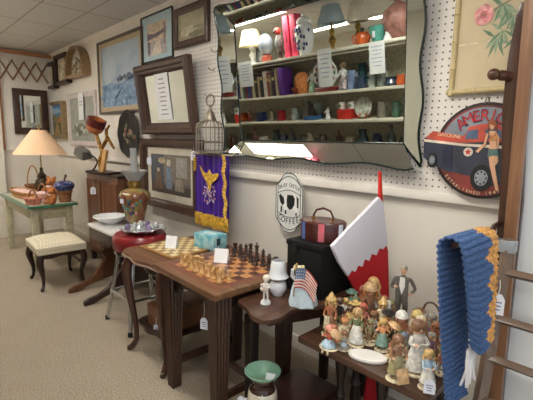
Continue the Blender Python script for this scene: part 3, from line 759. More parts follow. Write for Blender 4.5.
for sx in (-1, 1): mb.prism([(-D2/2+.01, .37), (D2/2-.01, .37), (D2/2-.01, .33), (D2/2-.12, .32), (0, .34), (-D2/2+.12, .32), (-D2/2+.01, .33)], sx*(W2/2-.03)-.012, sx*(W2/2-.03)+.012, 'yz')
mb.build('seat_rail', DARKWOOD, t)
for sx in (-1, 1):
    for sy in (-1, 1):
        x, y = sx*(W2/2-.04), sy*(D2/2-.04)
        leg_mesh([(x, y, .36), (x+sx*.018, y+sy*.018, .28), (x-sx*.005, y-sy*.005, .15), (x-sx*.005, y-sy*.005, .06), (x+sx*.012, y+sy*.012, .018), (x+sx*.022, y+sy*.022, .012)], [.033, .034, .02, .015, .019, .012]).build('leg', DARKWOODZ, t)
MB().tube([(-.20, .17, .24), (.20, .17, .24)], .012, 8).build('stretcher', DARKWOOD, t)

# dark wood cabinet behind the marble table
CABX, CABY = -4.57, 1.80
t = thing('wooden_cabinet', 'narrow dark wooden cabinet with a white tag, standing behind the marble topped table', 'cabinet', (CABX, CABY+.12, 0))
cw_, cd_ = .90, .24
MB().box((0, 0, .60), (cw_-.04, cd_-.02, .96)).build('carcass', wood('cabinet_walnut', (84, 52, 34), (132, 86, 56), 'z'), t, bevel=.004)
MB().box((0, 0, 1.09), (cw_+.02, cd_, .03)).build('top', DARKWOOD, t, bevel=.01)
for x in (-.22, .22): 
    o = MB().ring(.40, .84, [(0, 0), (0, -.012), (.05, -.012), (.06, -.004), (.06, 0)]).box((0, -.002, .42), (.3, .006, .74)).build('door', wood('cabinet_door_walnut', (94, 58, 38), (142, 94, 62), 'z'), t)
    o.location = (x, -cd_/2+.01, .17)
    k_ = MB().lathe([(.0, .03), (.012, .026), (.015, .018), (.008, .008), (.01, 0)], n=10).build('knob', BRASS, o); k_.location = (-.16 if x > 0 else .16, -.014, .42); k_.rotation_euler = (PI/2, 0, 0)
for sx in (-1, 1):
    for sy in (-1, 1): MB().box((sx*(cw_/2-.05), sy*(cd_/2-.04), .06), (.05, .05, .12), top=1.3).build('foot', DARKWOOD, t)

# marble topped eastlake table
MX0, MX1, MY0, MY1, MZ = -4.10, -3.40, 1.45, 1.78, .65
t = thing('marble_table', 'white marble topped side table on carved dark walnut trestle legs', 'table', ((MX0+MX1)/2, (MY0+MY1)/2+.10, 0))
mw, md = MX1-MX0, .54
oct_ = [(-mw/2+.05, -md/2), (mw/2-.05, -md/2), (mw/2, -md/2+.05), (mw/2, md/2-.05), (mw/2-.05, md/2), (-mw/2+.05, md/2), (-mw/2, md/2-.05), (-mw/2, -md/2+.05)]
MB().prism(oct_, MZ-.025, MZ, 'xy').build('marble_top', paint('white_marble', [(.35, (206, 206, 206)), (.5, (232, 232, 230)), (.7, (240, 240, 238))], 4, rough=.15, coat=.5), t, bevel=.006)
mb = MB()
for sy in (-1, 1): mb.prism([(-mw/2+.06, MZ-.03), (mw/2-.06, MZ-.03), (mw/2-.06, MZ-.15), (mw/2-.14, MZ-.125), (mw/2-.2, MZ-.16), (.08, MZ-.14), (0, MZ-.18), (-.08, MZ-.14), (-mw/2+.2, MZ-.16), (-mw/2+.14, MZ-.125), (-mw/2+.06, MZ-.15)], sy*(md/2-.025)-.01, sy*(md/2-.025)+.01)
for sx in (-1, 1): mb.box((sx*(mw/2-.04), 0, MZ-.08), (.02, md-.08, .11))
mb.build('carved_apron', DARKWOOD, t)
def slab(x, m_):
    side = [(-.12, MZ-.03), (.12, MZ-.03), (.11, .53), (.15, .48), (.11, .42), (.17, .36), (.13, .29), (.19, .21), (.26, .13), (.38, .07), (.45, .06), (.50, .035), (.50, 0), (.43, 0), (.30, .045), (.16, .075), (0, .09)]
    full = [(-y_, z_) for y_, z_ in side]+[(y_*.7, z_) for y_, z_ in reversed(side[2:-1])]
    return MB().prism(full, x-.022, x+.022, 'yz')
CARV = wood('carved_walnut', (84, 50, 30), (126, 84, 54), 'z')
slab(-.24, 0).build('trestle_leg', CARV, t, bevel=.006); slab(.16, 0).build('trestle_leg', DARKWOODZ, t, bevel=.006)
MB().tube([(-.24, 0, .22), (-.1, 0, .22), (-.04, 0, .22), (.02, 0, .22), (.16, 0, .22)], [.018, .018, .032, .018, .018], 10).build('stretcher', DARKWOOD, t)

# red vinyl stool with chrome legs
t = thing('kitchen_stool', 'round red vinyl stool with chrome legs and a square footrest', 'stool', (-2.985, 1.475, -.045))
t.location.z = 0; t.scale = (1.04, 1.04, .945)
MB().lathe([(0, .655), (.17, .655), (.195, .665), (.205, .69), (.202, .715), (.205, .722), (.205, .765), (.185, .79), (.10, .803), (0, .805)], n=36).build('seat', mat('red_vinyl', (140, 34, 40), .3, var=.06, coat=.4), t)
MB().lathe([(.19, .635), (.197, .635), (.197, .66), (.19, .66)], n=36).build('chrome_band', CHROME, t)
for sx in (-1, 1):
    for sy in (-1, 1): 
        o = MB().tube([(sx*.12, sy*.12, .66), (sx*.135, sy*.135, .5), (sx*.20, sy*.20, .012)], .0155, 10).build('leg', CHROME, t)
        MB().lathe([(0, 0), (.017, 0), (.017, .035), (.013, .04)], (sx*.201, sy*.201, 0), 10).build('rubber_foot', BLACK, o)
sq = .172
MB().tube([(-sq, -sq, .27), (sq, -sq, .27), (sq, sq, .27), (-sq, sq, .27)], .0135, 8, closed=True).build('footrest', CHROME, t)

# scalloped parlour tables
def scallop(w, d, wob=.035, n=64):
    out = []
    for i in range(n):
        a = 2*PI*i/n; c_, s_ = math.cos(a), math.sin(a)
        r_ = (abs(c_)**4+abs(s_)**4)**-.25
        r_ *= 1+wob*math.cos(4*a)*-1*0+wob*math.cos(8*a)
        out.append((w/2*r_*c_, d/2*r_*s_))
    return out
TOPB = wood('parlour_table_walnut', (88, 56, 38), (126, 86, 58))
t = thing('parlour_table', 'scallop edged parlour table with cabriole legs and a lower shelf, holding the checkerboard', 'table', (-2.385, 1.50, 0))
pl = scallop(.665, .70)
MB().prism(pl, .705, .73, 'xy').build('tabletop', TOPB, t, bevel=.008)
MB().prism(inset(pl, -.004), .700, .711, 'xy').build('edge_moulding', mat('pale_edge_moulding', (176, 150, 132), .35, var=.1), t)
mb = MB(); q = inset(pl, .085)
mb.prism(q, .62, .702, 'xy'); mb.build('apron', DARKWOOD, t)
for sx in (-1, 1):
    for sy in (-1, 1):
        x, y = (-.19 if sx < 0 else .235), sy*.30
        leg_mesh([(x, y, .69), (x+sx*.025, y+sy*.022, .60), (x+sx*.012, y+sy*.01, .42), (x-sx*.012, y-sy*.012, .22), (x-sx*.006, y-sy*.02, .09), (x+sx*.012, y-sy*.0+sy*.01, .03), (x+sx*.03, y+sy*.03, .018)], [.034, .036, .027, .02, .017, .021, .018]).build('leg', wood('parlour_leg', (56, 32, 24), (96, 58, 42), 'z'), t)
MB().prism([(a_+.02, b_) for a_, b_ in scallop(.44, .60)], .215, .235, 'xy').build('lower_shelf', DARKWOOD, t, bevel=.004)

# chess table
t = thing('chess_table', 'square games table with a chequered board top and fluted dark legs', 'table', (-1.77, 1.42, 0), math.radians(-2))
m, nt, b = _new('chess_squares')
c_ = coords(nt); cb = nt.nodes.new('ShaderNodeTexChecker'); cb.inputs['Scale'].default_value = 1/.0565
cb.inputs['Color1'].default_value = (*lin((206, 148, 92)), 1); cb.inputs['Color2'].default_value = (*lin((98, 56, 44)), 1)
nt.links.new(c_, cb.inputs['Vector']); nn = noise(nt, coords(nt, (2, 12, 12)), 9, 5)
mx = nt.nodes.new('ShaderNodeMix'); mx.data_type = 'RGBA'; mx.blend_type = 'MULTIPLY'; mx.inputs[0].default_value = .5
nt.links.new(cb.outputs[0], mx.inputs[6]); nt.links.new(ramp(nt, nn, [(.3, (200, 190, 180)), (.7, (255, 255, 255))]), mx.inputs[7])
nt.links.new(mx.outputs[2], b.inputs['Base Color']); b.inputs['Roughness'].default_value = .32; b.inputs['Coat Weight'].default_value = .25
CHK = m
bw_ = .64
MB().box((0, 0, .762), (bw_, bw_, .034)).build('board_top', TABLEWOOD, t, bevel=.006)
mb = MB(); mb.T = Matrix(((1, 0, 0, 0), (0, 0, 1, -.275), (0, 1, 0, .779), (0, 0, 0, 1))); mb.ring(.55, .55, [(0, 0), (0, .0012), (.05, .0012), (.05, 0)]); mb.T = Matrix.Identity(4)
mb.build('border_inlay', wood('rosewood_inlay', (104, 62, 48), (136, 88, 66)), t)
MB().box((0, 0, .779), (.452, .452, .003)).build('chequered_field', CHK, t)
mb = MB()
for sy in (-1, 1): mb.prism([(-.26, .745), (.26, .745), (.26, .62), (.19, .62)]+[(.19*math.cos(a), .62+.06*math.sin(a)) for a in [PI*i/10 for i in range(1, 10)]]+[(-.19, .62), (-.26, .62)], sy*.235-.012, sy*.235+.012)
for sx in (-1, 1): mb.prism([(-.235, .745), (.235, .745), (.235, .62), (.19, .62)]+[(.19*math.cos(a), .62+.06*math.sin(a)) for a in [PI*i/10 for i in range(1, 10)]]+[(-.19, .62), (-.235, .62)], sx*.235-.012, sx*.235+.012, 'yz')
mb.build('arched_apron', DARKWOOD, t)
def fluted(x, y):
    pts = []
    half = .041
    for side in range(4):
        for i in range(8):
            u = -half+2*half*i/8; dd = half-(.006 if i % 2 else 0)
            pts.append({0: (u, -dd), 1: (dd, u), 2: (-u, dd), 3: (-dd, -u)}[side])
    mb = MB(); mb.prism([(x+a*1.12, y+b_*1.12) for a, b_ in pts], .60, .745, 'xy')
    vs = [(x+a, y+b_, .60) for a, b_ in pts]+[(x+a*.72, y+b_*.72, 0) for a, b_ in pts]; n = len(pts)
    mb.add(vs, [tuple(range(n)), tuple(range(2*n-1, n-1, -1))]+[(i, (i+1) % n, (i+1) % n+n, i+n) for i in range(n)])
    return mb
FLU = wood('fluted_leg_wood', (50, 31, 23), (80, 52, 38), 'z')
for sx in (-1, 1):
    for sy in (-1, 1): fluted(sx*.235, sy*.235).build('leg', FLU, t, ang=25)
for sx in (-1, 1): MB().box((sx*.235, 0, .16), (.026, .40, .04)).build('stretcher', FLU, t, bevel=.003)
MB().box((0, 0, .175), (.45, .03, .03)).build('stretcher', FLU, t, bevel=.003)

# second scalloped side table with the lamp on it
t = thing('side_table', 'dark scallop edged side table holding the milk glass lamp and the black trunk', 'table', (-1.316, 1.57, 0))
out = [(-.152, .45), (-.152, -.20), (-.152, -.30), (-.135, -.345), (-.09, -.355), (-.03, -.375), (.03, -.405), (.09, -.405), (.125, -.37), (.135, -.30), (.115, -.22), (.13, -.14), (.175, -.08), (.19, 0), (.19, .45)]
so = [tuple(p[:2]) for p in smoothline([(a, b_, 0) for a, b_ in out], 4)]
MB().prism(so, .695, .72, 'xy').build('tabletop', wood('side_table_walnut', (62, 38, 28), (96, 64, 46), 'y'), t, bevel=.006)
MB().prism([(-.147, .44), (-.147, -.28), (.02, -.28), (.10, -.10), (.15, .05), (.15, .44)], .62, .697, 'xy').build('apron', DARKWOOD, t)
for x, y in ((-.118, -.265), (-.118, .36), (.13, .40)):
    MB().box((x, y, .315), (.045, .045, .63), top=1.25).build('leg', BLACKWOOD, t, bevel=.004)

# dark red chest under the side table
t = thing('wooden_chest', 'dark red wooden chest on the floor beneath the side table', 'chest', (-1.256, 1.385, 0))
CH = wood('mahogany_chest', (44, 18, 17), (70, 30, 26), 'y')
MB().box((0, 0, .09), (.27, .52, .18)).build('body', CH, t, bevel=.004)
MB().box((0, 0, .20), (.285, .535, .038)).build('lid', CH, t, bevel=.006)

# low table crowded with figurines
t = thing('figurine_table', 'low dark wooden table on turned legs, crowded with painted figurines', 'table', (-.845, 1.66, 0))
MB().box((0, -.09, .585), (.63, .44, .03)).build('tabletop', wood('figurine_table_wood', (58, 36, 26), (88, 58, 41), 'x'), t, bevel=.006)
MB().box((0, -.06, .535), (.50, .30, .07)).build('apron', DARKWOOD, t)
tl_prof = [(.018, 0), (.024, .02), (.016, .05), (.02, .09), (.03, .16), (.022, .22), (.028, .235), (.022, .25), (.018, .29), (.028, .37), (.033, .42), (.02, .465), (.03, .48), (.03, .57)]
for x, y in ((-.225, -.07), (.0, -.06), (.22, -.06), (-.225, .07), (.22, .07)):
    MB().lathe(tl_prof, (x, y, 0), 14).build('leg', BLACKWOOD, t)

# black trunk on the side table
t = thing('black_trunk', 'black box trunk standing on the side table, carrying the oval train case', 'trunk', (-1.29, 1.745, .72))
LEA = mat('black_leatherette', (11, 12, 13), .65, var=.2, spec=.3)
MB().box((0, 0, .125), (.235, .43, .25)).build('body', LEA, t, bevel=.006)
MB().box((0, 0, .262), (.245, .44, .028)).build('lid', LEA, t, bevel=.006)
MB().box((-.06, -.218, .24), (.03, .008, .04)).build('latch', mat('dull_black_metal', (50, 50, 52), .4, .6), t, bevel=.002)
# little brown box on the parlour table's shelf
t = thing('wooden_box', 'plain brown wooden box on the lower shelf of the parlour table', 'box', (-2.325, 1.43, .2355))
BX = wood('box_brown', (104, 66, 42), (140, 96, 64))
MB().box((0, 0, .06), (.25, .36, .12)).build('body', BX, t, bevel=.003); MB().box((0, 0, .135), (.255, .365, .03)).build('lid', BX, t, bevel=.004)
# ------------------------------------------------------------------ smaller things on the furniture
TAGW = mat('price_tag_card', (226, 230, 240), .7, var=.02)
def price_tag(label, loc, w=.035, h=.055, rz=.5, string=.05, rx=0, ink=True, name='price_tag', sdir=(0, 0, 1)):
    t = thing(name, label, 'price tag', loc, rz, 'price tags', rx=rx)
    pts = [(-w/2, -h), (w/2, -h), (w/2, -.25*h), (w/4, 0), (-w/4, 0), (-w/2, -.25*h)]
    MB().prism(pts, -.0008, .0008).build('card', TAGW, t, smooth=False)
    if string: MB().tube([(0, 0, -.006), (.003, 0, string*.5), (0, .002, string)], .0016, 5).build('string', STRING, t)
    if ink:
        mb = MB()
        for k in range(3): mb.box((0, -.0013, -h*(.4+.18*k)), (w*(.6-.1*k), .0006, h*.05))
        mb.build('handwriting', INK, t, smooth=False)
    return t
# table lamp
LX, LY = -5.66, 1.49
t = thing('table_lamp', 'table lamp with a wide peach cone shade and dark bronze base', 'lamp', (LX, LY, .75))
zb = at_y(36, 153.5, LY).z-.75; zt = at_y(38, 130, LY).z-.75
MB().lathe([(.0, 0), (.10, 0), (.105, .02), (.07, .035), (.05, .06), (.075, .10), (.085, .15), (.07, .20), (.045, .23), (.06, .25), (.035, .28), (.02, .31), (.018, .36), (0, .36)], n=20, lobes=8, lobe=.05).build('base', mat('dark_bronze', (66, 56, 42), .4, .5, var=.35, ns=30), t)
MB().tube([(0, 0, .34), (0, 0, zt+.02)], .008, 8).lathe([(.0, zt+.01), (.014, zt+.02), (.01, zt+.04), (.016, zt+.055), (0, zt+.07)], n=10).build('stem', BRASS, t)
mb = MB(); mb.lathe([(.305, zb), (.085, zt), (.082, zt), (.30, zb)], n=40); mb.build('lamp_shade', mat('peach_linen_shade', (244, 206, 168), .8, var=.03, ns=60), t)
# big hoop handles and baskets
WICK = mat('wicker', (176, 130, 84), .7, var=.35, ns=90, bmp=.6); WICK2 = mat('wicker_dark', (134, 92, 58), .7, var=.35, ns=90, bmp=.6); PINKC = mat('pink_gingham', (222, 190, 186), .8, var=.12, ns=60)
def basket(label, loc, rx_, ry_, h, m_, rz=0, handle=None, cloth=None, name='basket'):
    t = thing(name, label, 'basket', loc, rz)
    mb = MB(); n = 28; pr = [(.82, 0), (.86, h*.25), (.92, h*.6), (.97, h*.95), (1.0, h), (.95, h), (.90, h*.6), (.80, .008), (0, .008)]
    mb.lathe([(r_, z) for r_, z in pr], n=n, sx=rx_, sy=ry_); mb.build('bowl', m_, t)
    mb = MB()
    for k in range(3): mb.tube([(rx_*(.86+.045*k+.012*(i % 2))*math.cos(2*PI*i/n), ry_*(.86+.045*k+.012*(i % 2))*math.sin(2*PI*i/n), h*(.2+.3*k)) for i in range(n)], .006, 5, closed=True)
    mb.tube([(rx_*math.cos(2*PI*i/n), ry_*math.sin(2*PI*i/n), h+.004*(i % 2)) for i in range(n)], .011, 6, closed=True); mb.build('woven_band', m_, t)
    if handle: MB().tube([(rx_*.95*math.cos(a), 0, h*.8+handle*math.sin(a)) for a in [PI*i/14 for i in range(15)]], .009, 6).build('handle', WICK2 if m_ is not WICK2 else WICK, t)
    if cloth: MB().ell((0, 0, h*.85), (rx_*.92, ry_*.92, h*.4), 0, 16, 8).build('cloth_lining', cloth, t)
    return t
basket('long shallow wicker tray with pink lining at the left of the enamel table', (-5.66, 1.27, .75), .38, .10, .075, WICK, .06, None, PINKC)
basket('dark wicker basket with a tall bent hoop handle behind the tray', (-6.03, 1.48, .75), .10, .10, .10, WICK2, .6, .28)
basket('small pale pink handled basket in front of the bear on the enamel table', (-5.12, 1.34, .75), .085, .075, .10, mat('pale_pink_basket', (226, 196, 186), .7, var=.1, ns=60), .3, .13, PINKC)
basket('low red checked basket at the right front of the enamel table', (-4.98, 1.205, .75), .095, .08, .07, mat('red_checked_cloth', (196, 130, 112), .8, var=.3, ns=70), .2, .10, WICK)
basket('round brown basket carrying the blue patterned pot', (-4.98, 1.54, .75), .09, .075, .12, WICK2, 0, None)
# bears
BEAR = mat('orange_brown_plush', (178, 112, 62), .95, var=.2, ns=60, bmp=.4)
def bear(label, loc, s, rz):
    t = thing('teddy_bear', label, 'teddy bear', loc, rz)
    mb = MB(); mb.ell((0, 0, .075*s), (.055*s, .05*s, .075*s)); mb.ell((0, -.008*s, .165*s), (.047*s, .045*s, .043*s)); mb.ell((0, -.048*s, .155*s), (.02*s, .02*s, .016*s))
    for q in (-1, 1):
        mb.ell((q*.036*s, 0, .205*s), (.017*s, .01*s, .017*s)); mb.tube([(q*.04*s, -.01*s, .12*s), (q*.075*s, -.035*s, .08*s), (q*.06*s, -.065*s, .07*s)], [.02*s, .018*s, .016*s], 8); mb.tube([(q*.03*s, -.02*s, .03*s), (q*.05*s, -.09*s, .022*s)], [.026*s, .022*s], 8)
    mb.build('body', BEAR, t)
    mb = MB(); mb.ell((0, -.066*s, .16*s), (.007*s, .005*s, .005*s))
    for q in (-1, 1): mb.ell((q*.017*s, -.047*s, .178*s), (.005*s, .004*s, .005*s))
    mb.build('face', BLACK, t)
    MB().ell((0, -.042*s, .125*s), (.03*s, .016*s, .012*s)).build('bow', mat('white_bow', (228, 214, 204), .8), t)
bear('larger orange brown teddy bear sitting on the enamel table', (-5.30, 1.50, .75), 1.25, .6)
bear('smaller orange brown teddy bear beside the dark cabinet', (-4.90, 1.385, .75), .85, .4)
t = thing('blue_pot', 'round dark blue patterned lidded pot on top of the brown basket', 'pot', (-4.98, 1.54, .878))
MB().lathe([(0, 0), (.07, .0), (.105, .03), (.115, .06), (.10, .095), (.06, .115), (0, .12)], n=22).build('body', paint('cobalt_pattern', [(.40, (30, 40, 92)), (.55, (52, 66, 130)), (.62, (170, 180, 210))], 26, rough=.3), t)
MB().tube([(.02, 0, .115), (.03, 0, .15), (.06, 0, .165), (.075, 0, .19)], [.008, .01, .01, .014], 7).build('handle', DARKWOOD, t)
price_tag('white price tag hanging on the front of the dark wooden cabinet', (at_y(93, 187, CABY-.035).x, CABY-.035, at_y(93, 187, CABY-.035).z), .06, .085, .9, .09)
# carved wooden stand with lamp head on the cabinet
t = thing('carved_stand', 'carved wooden branch stand holding an orange wooden cup, on the cabinet', 'carving', (-4.42, 1.80, 1.105), .4)
MB().box((0, 0, .012), (.26, .2, .024)).build('base', DARKWOOD, t, bevel=.006)
YEL = wood('yellow_pine', (196, 150, 92), (222, 180, 120), 'z')
MB().box((.02, -.03, .14), (.05, .04, .26), rot=(0, .25, 0)).build('easel_post', YEL, t, bevel=.005)
MB().tube(smoothline([(-.06, .02, .02), (-.08, .01, .14), (-.03, .0, .24), (-.08, .0, .36), (-.12, 0, .46)], 4), [.03-.0009*i for i in range(17)], 9).tube([(-.05, 0, .26), (.06, .0, .40), (.10, 0, .33), (.14, 0, .28)], [.02, .022, .018, .012], 8).tube([(.04, 0, .37), (.02, .02, .48), (.07, .02, .53)], [.018, .016, .01], 8).build('gilded_branch', mat('bronze_gilt', (150, 112, 58), .35, .6, var=.4, ns=30), t)
mb = MB(); mb.T = Matrix.Translation((-.14, -.01, .45)) @ Matrix.Rotation(.45, 4, 'Y'); mb.lathe([(0, 0), (.05, 0), (.085, .03), (.10, .08), (.10, .16), (.085, .165), (.085, .08), (0, .05)], n=18, m=[0, 0, 0, 1, 1, 0, 0]); mb.T = Matrix.Identity(4)
mb.build('wooden_cup', [wood('orange_wood_cup', (168, 96, 50), (204, 132, 76), 'x'), mat('dark_red_band', (92, 30, 26), .5)], t)
t = thing('gooseneck_lamp', 'grey rectangular shade on a black gooseneck beside the carved stand', 'lamp', (-4.66, 1.74, 1.105), .2)
MB().lathe([(0, 0), (.06, 0), (.055, .02), (.015, .03), (0, .03)], n=18).build('base', BLACK, t)
MB().tube(smoothline([(0, 0, .02), (.06, 0, .05), (.12, 0, .14), (.02, -.02, .21), (-.06, -.02, .22)], 5), .009, 8).build('neck', BLACK, t)
MB().box((-.12, -.02, .22), (.20, .13, .09), rot=(.2, .35, 0), top=.8).build('shade', mat('grey_metal_shade', (112, 110, 104), .45, .3), t, bevel=.012)
# bowl and oil lamp on the marble table
t = thing('serving_bowl', 'white eight sided serving bowl with green sprigs on the marble table', 'bowl', (-3.93, 1.63, .651))
MB().lathe([(0, 0), (.07, 0), (.075, .012), (.11, .03), (.145, .06), (.165, .075), (.16, .079), (.135, .066), (.10, .04), (.06, .02), (0, .018)], n=32, lobes=8, lobe=.03).build('bowl', WHITEC, t)
mb = MB(); R = random.Random(1)
for k in range(14): a = 2*PI*k/14; mb.ell((.150*math.cos(a), .150*math.sin(a), .0725), (.010, .010, .003), 0, 6, 4)
mb.build('sprigs', mat('sage_sprig', (168, 190, 160), .4), t)
t = thing('oil_lamp', 'tall oil lamp with a painted brown and green ceramic body and a glass chimney', 'oil lamp', (-3.60, 1.74, .651))
MB().lathe([(0, 0), (.095, 0), (.10, .015), (.085, .03), (.06, .045), (0, .045)], n=24).build('brass_foot', mat('dull_brass', (136, 112, 66), .35, .8, var=.15), t)
MB().lathe([(.055, .045), (.075, .06), (.09, .10), (.10, .16), (.115, .22), (.145, .28), (.15, .315), (.13, .35), (.08, .375), (.06, .38), (0, .38)], n=28).build('painted_body', paint('brown_green_glaze', [(.28, (88, 46, 36)), (.42, (128, 74, 56)), (.5, (150, 116, 72)), (.58, (148, 152, 88)), (.7, (96, 62, 46))], 7, (1, 1, .8), .25), t)
mb = MB(); R = random.Random(12)
for k in range(16):
    a = -PI/2+R.uniform(-.2, 1.5); z = R.uniform(.14, .30); rr = .088+(.045*(z-.16)/.13 if z > .16 else 0)
    mb.ell((rr*math.cos(a), rr*math.sin(a), z), (.020, .020, .024), R.randrange(4), 8, 5)
mb.build('painted_flowers', [mat('glaze_rose', (196, 130, 130), .3), mat('glaze_teal', (70, 130, 128), .3), mat('glaze_green', (84, 112, 72), .3), mat('glaze_navy', (52, 60, 84), .3)], t)
MB().lathe([(.05, .38), (.05, .40), (.062, .41), (.062, .44), (.05, .45), (.055, .475), (.03, .48), (0, .48)], n=20).build('burner', BRASS, t)
GL = glass_mat('clear_glass')
MB().lathe([(.035, .47), (.045, .50), (.05, .54), (.035, .60), (.03, .72), (.034, .76), (.0325, .76), (.0285, .72), (.0335, .60), (.048, .54), (.043, .50), (.033, .47)], n=24).build('chimney', mat('cloudy_chimney_glass', (238, 242, 240), .3, trans=.6, var=.02, coat=.5), t)
MB().lathe([(.058, .455), (.07, .475), (.10, .52), (.122, .55), (.120, .552), (.097, .523), (.067, .478), (.055, .458)], n=28, lobes=12, lobe=.02).build('glass_shade', mat('frosted_glass', (226, 228, 226), .3, trans=.45, var=.02), t)
single(MB().box((0, 0, 0), (.042, .002, .042)), 'price_sticker', TAGW, 'square white price sticker on the oil lamp body', 'price tag', (-3.607+.055, 1.74-.152, .651+.275), .35, 'price tags', smooth=False)
# cut glass dish on the stool
t = thing('glass_dish', 'scalloped cut glass dish of crystal trinkets on the red stool', 'dish', (-2.96, 1.485, .762))
CRY = mat('cut_crystal', (208, 212, 216), .08, .35, var=.2, ns=40, coat=.6)
MB().lathe([(0, 0), (.10, 0), (.15, .02), (.17, .035), (.165, .04), (.14, .027), (.09, .01), (0, .01)], n=36, lobes=9, lobe=.09).build('dish', CRY, t, ang=10)
R = random.Random(4)
for k in range(9):
    a = 2*PI*k/9; rr = .08 if k % 2 else .11; mb = MB()
    mb.lathe([(0, 0), (.022, .004), (.028, .02), (.016, .04), (.006, .05), (0, .05)], (rr*math.cos(a), rr*math.sin(a), .02), 6)
    mb.build('crystal_drop', CRY if k % 3 else mat('amethyst_crystal', (128, 110, 150), .1, .2, coat=.5), t, ang=10)
price_tag('price tag dangling below the red stool seat', (-2.82, 1.265, .59), .045, .06, .5, .05)
# checkerboard, card and tissue box on the parlour table
t = thing('checkerboard', 'flat wooden checkerboard lying on the parlour table', 'game board', (-2.435, 1.505, .7305), .06)
MB().box((0, 0, .008), (.41, .40, .016)).build('board', wood('honey_board', (158, 116, 68), (192, 150, 98)), t, bevel=.003)
m, nt, b = _new('cream_checks'); cb = nt.nodes.new('ShaderNodeTexChecker'); cb.inputs['Scale'].default_value = 1/.045
cb.inputs['Color1'].default_value = (*lin((226, 206, 156)), 1); cb.inputs['Color2'].default_value = (*lin((148, 116, 78)), 1)
nt.links.new(coords(nt), cb.inputs['Vector']); nt.links.new(cb.outputs[0], b.inputs['Base Color']); b.inputs['Roughness'].default_value = .4
MB().box((0, 0, .0165), (.36, .36, .0015)).build('checks', m, t, smooth=False)
def tent(label, loc, w, h, rz):
    t = thing('price_card', label, 'price card', loc, rz, 'folded price cards')
    MB().poly([(-w/2, -h*.35, 0), (w/2, -h*.35, 0), (w/2, 0, h), (-w/2, 0, h)]).poly([(-w/2, h*.35, 0), (w/2, h*.35, 0), (w/2, .001, h), (-w/2, .001, h)]).build('card', WHITE, t, smooth=False)
tent('folded white price card standing on the checkerboard by the tissue box', (-2.43, 1.44, .7485), .085, .085, .55)
tent('folded white price card standing on the chess board between the two armies', (-1.86, 1.44, .7815), .085, .08, .6)
t = thing('tissue_box', 'blue patterned cardboard box at the back of the parlour table', 'box', (-2.27, 1.655, .7485), .15)
MB().box((0, 0, .05), (.20, .13, .10)).build('body', paint('aqua_pattern', [(.35, (92, 172, 194)), (.5, (134, 200, 212)), (.62, (186, 220, 222)), (.7, (110, 180, 200))], 18, rough=.6, coat=.1), t, bevel=.003)
MB().prism([(.03*math.cos(2*PI*i/16)*2, .03*math.sin(2*PI*i/16)) for i in range(16)], .1, .1012, 'xy').build('opening', mat('aqua_shade', (206, 228, 226), .7), t)
MB().box((.1005, -.02, .055), (.001, .035, .05)).build('printed_mark', mat('navy_print', (40, 60, 84), .6), t, smooth=False)
price_tag('price tag hanging from the apron of the chess table', (-1.66, 1.1665, .575), .042, .065, .5, .09)
price_tag('price tag hanging from the brown box on the lower shelf', (-2.325, 1.244, .27), .04, .06, .5, .05)
price_tag('small tag pinned to the upper left of the interior scene picture', (at_y(149, 157, 1.967).x, 1.967, at_y(149, 157, 1.967).z), .06, .075, .3, 0, ink=False)
price_tag('tag tied to the bird cage above the purple banner', (at_y(193.5, 151, 1.97).x, 1.97, at_y(193.5, 151, 1.97).z), .06, .08, .3, .04)
# chessmen
PR = {'pawn': ([(0, 0), (.0165, 0), (.017, .006), (.012, .012), (.008, .03), (.012, .033), (.008, .036), (.0115, .044), (.008, .053), (0, .056)], 1.0),
      'rook': ([(0, 0), (.019, 0), (.0195, .008), (.013, .015), (.0105, .042), (.015, .046), (.016, .062), (.011, .062), (.010, .055), (0, .055)], 1),
      'bishop': ([(0, 0), (.019, 0), (.0195, .008), (.012, .016), (.008, .046), (.014, .05), (.008, .054), (.012, .064), (.009, .074), (.003, .08), (.004, .085), (0, .087)], 1),
      'queen': ([(0, 0), (.0205, 0), (.021, .009), (.013, .018), (.008, .058), (.0155, .063), (.008, .068), (.0155, .09), (.010, .089), (.006, .095), (0, .1)], 1),
      'king': ([(0, 0), (.021, 0), (.0215, .009), (.013, .018), (.009, .062), (.016, .067), (.009, .072), (.0145, .094), (.006, .099), (0, .1)], 1)}
LCH = wood('boxwood', (182, 138, 84), (214, 172, 116), 'z', 20, .35); DCH = wood('dark_chess_wood', (48, 30, 24), (76, 50, 38), 'z', 20, .35)
SRC = {}
def chessman(kind, side, loc, label):
    key = (kind, side)
    if key in SRC:
        o = SRC[key].copy(); COL.objects.link(o); o.location = loc; o['label'] = label; return o
    mb = MB()
    if kind == 'knight':
        mb.lathe([(0, 0), (.019, 0), (.0195, .008), (.013, .015), (.011, .022), (0, .022)], n=14)
        mb.prism([(-.010, .02), (.012, .02), (.013, .045), (.008, .064), (.001, .07), (-.006, .066), (-.017, .052), (-.014, .045), (-.004, .048), (-.009, .036)], -.006, .006, 'yz')
    else:
        mb.lathe(PR[kind][0], n=14)
        if kind == 'king': mb.box((0, 0, .107), (.004, .004, .018)).box((0, 0, .108), (.013, .004, .004))
    mats = LCH if side == 'light' else DCH
    o = single(mb, 'chess_'+kind, mats, label, 'chess piece', loc, .3 if side == 'light' else .3, side+' chessmen on the board')
    SRC[key] = o; return o
FILES = ['rook', 'knight', 'bishop', 'queen', 'king', 'bishop', 'knight', 'rook']
ORD = ['at the far left end', 'second from the left', 'third from the left', 'fourth from the left', 'fourth from the right', 'third from the right', 'second from the right', 'at the right end']
Tc = bpy.data.objects['chess_table'].matrix_basis
R = random.Random(6)
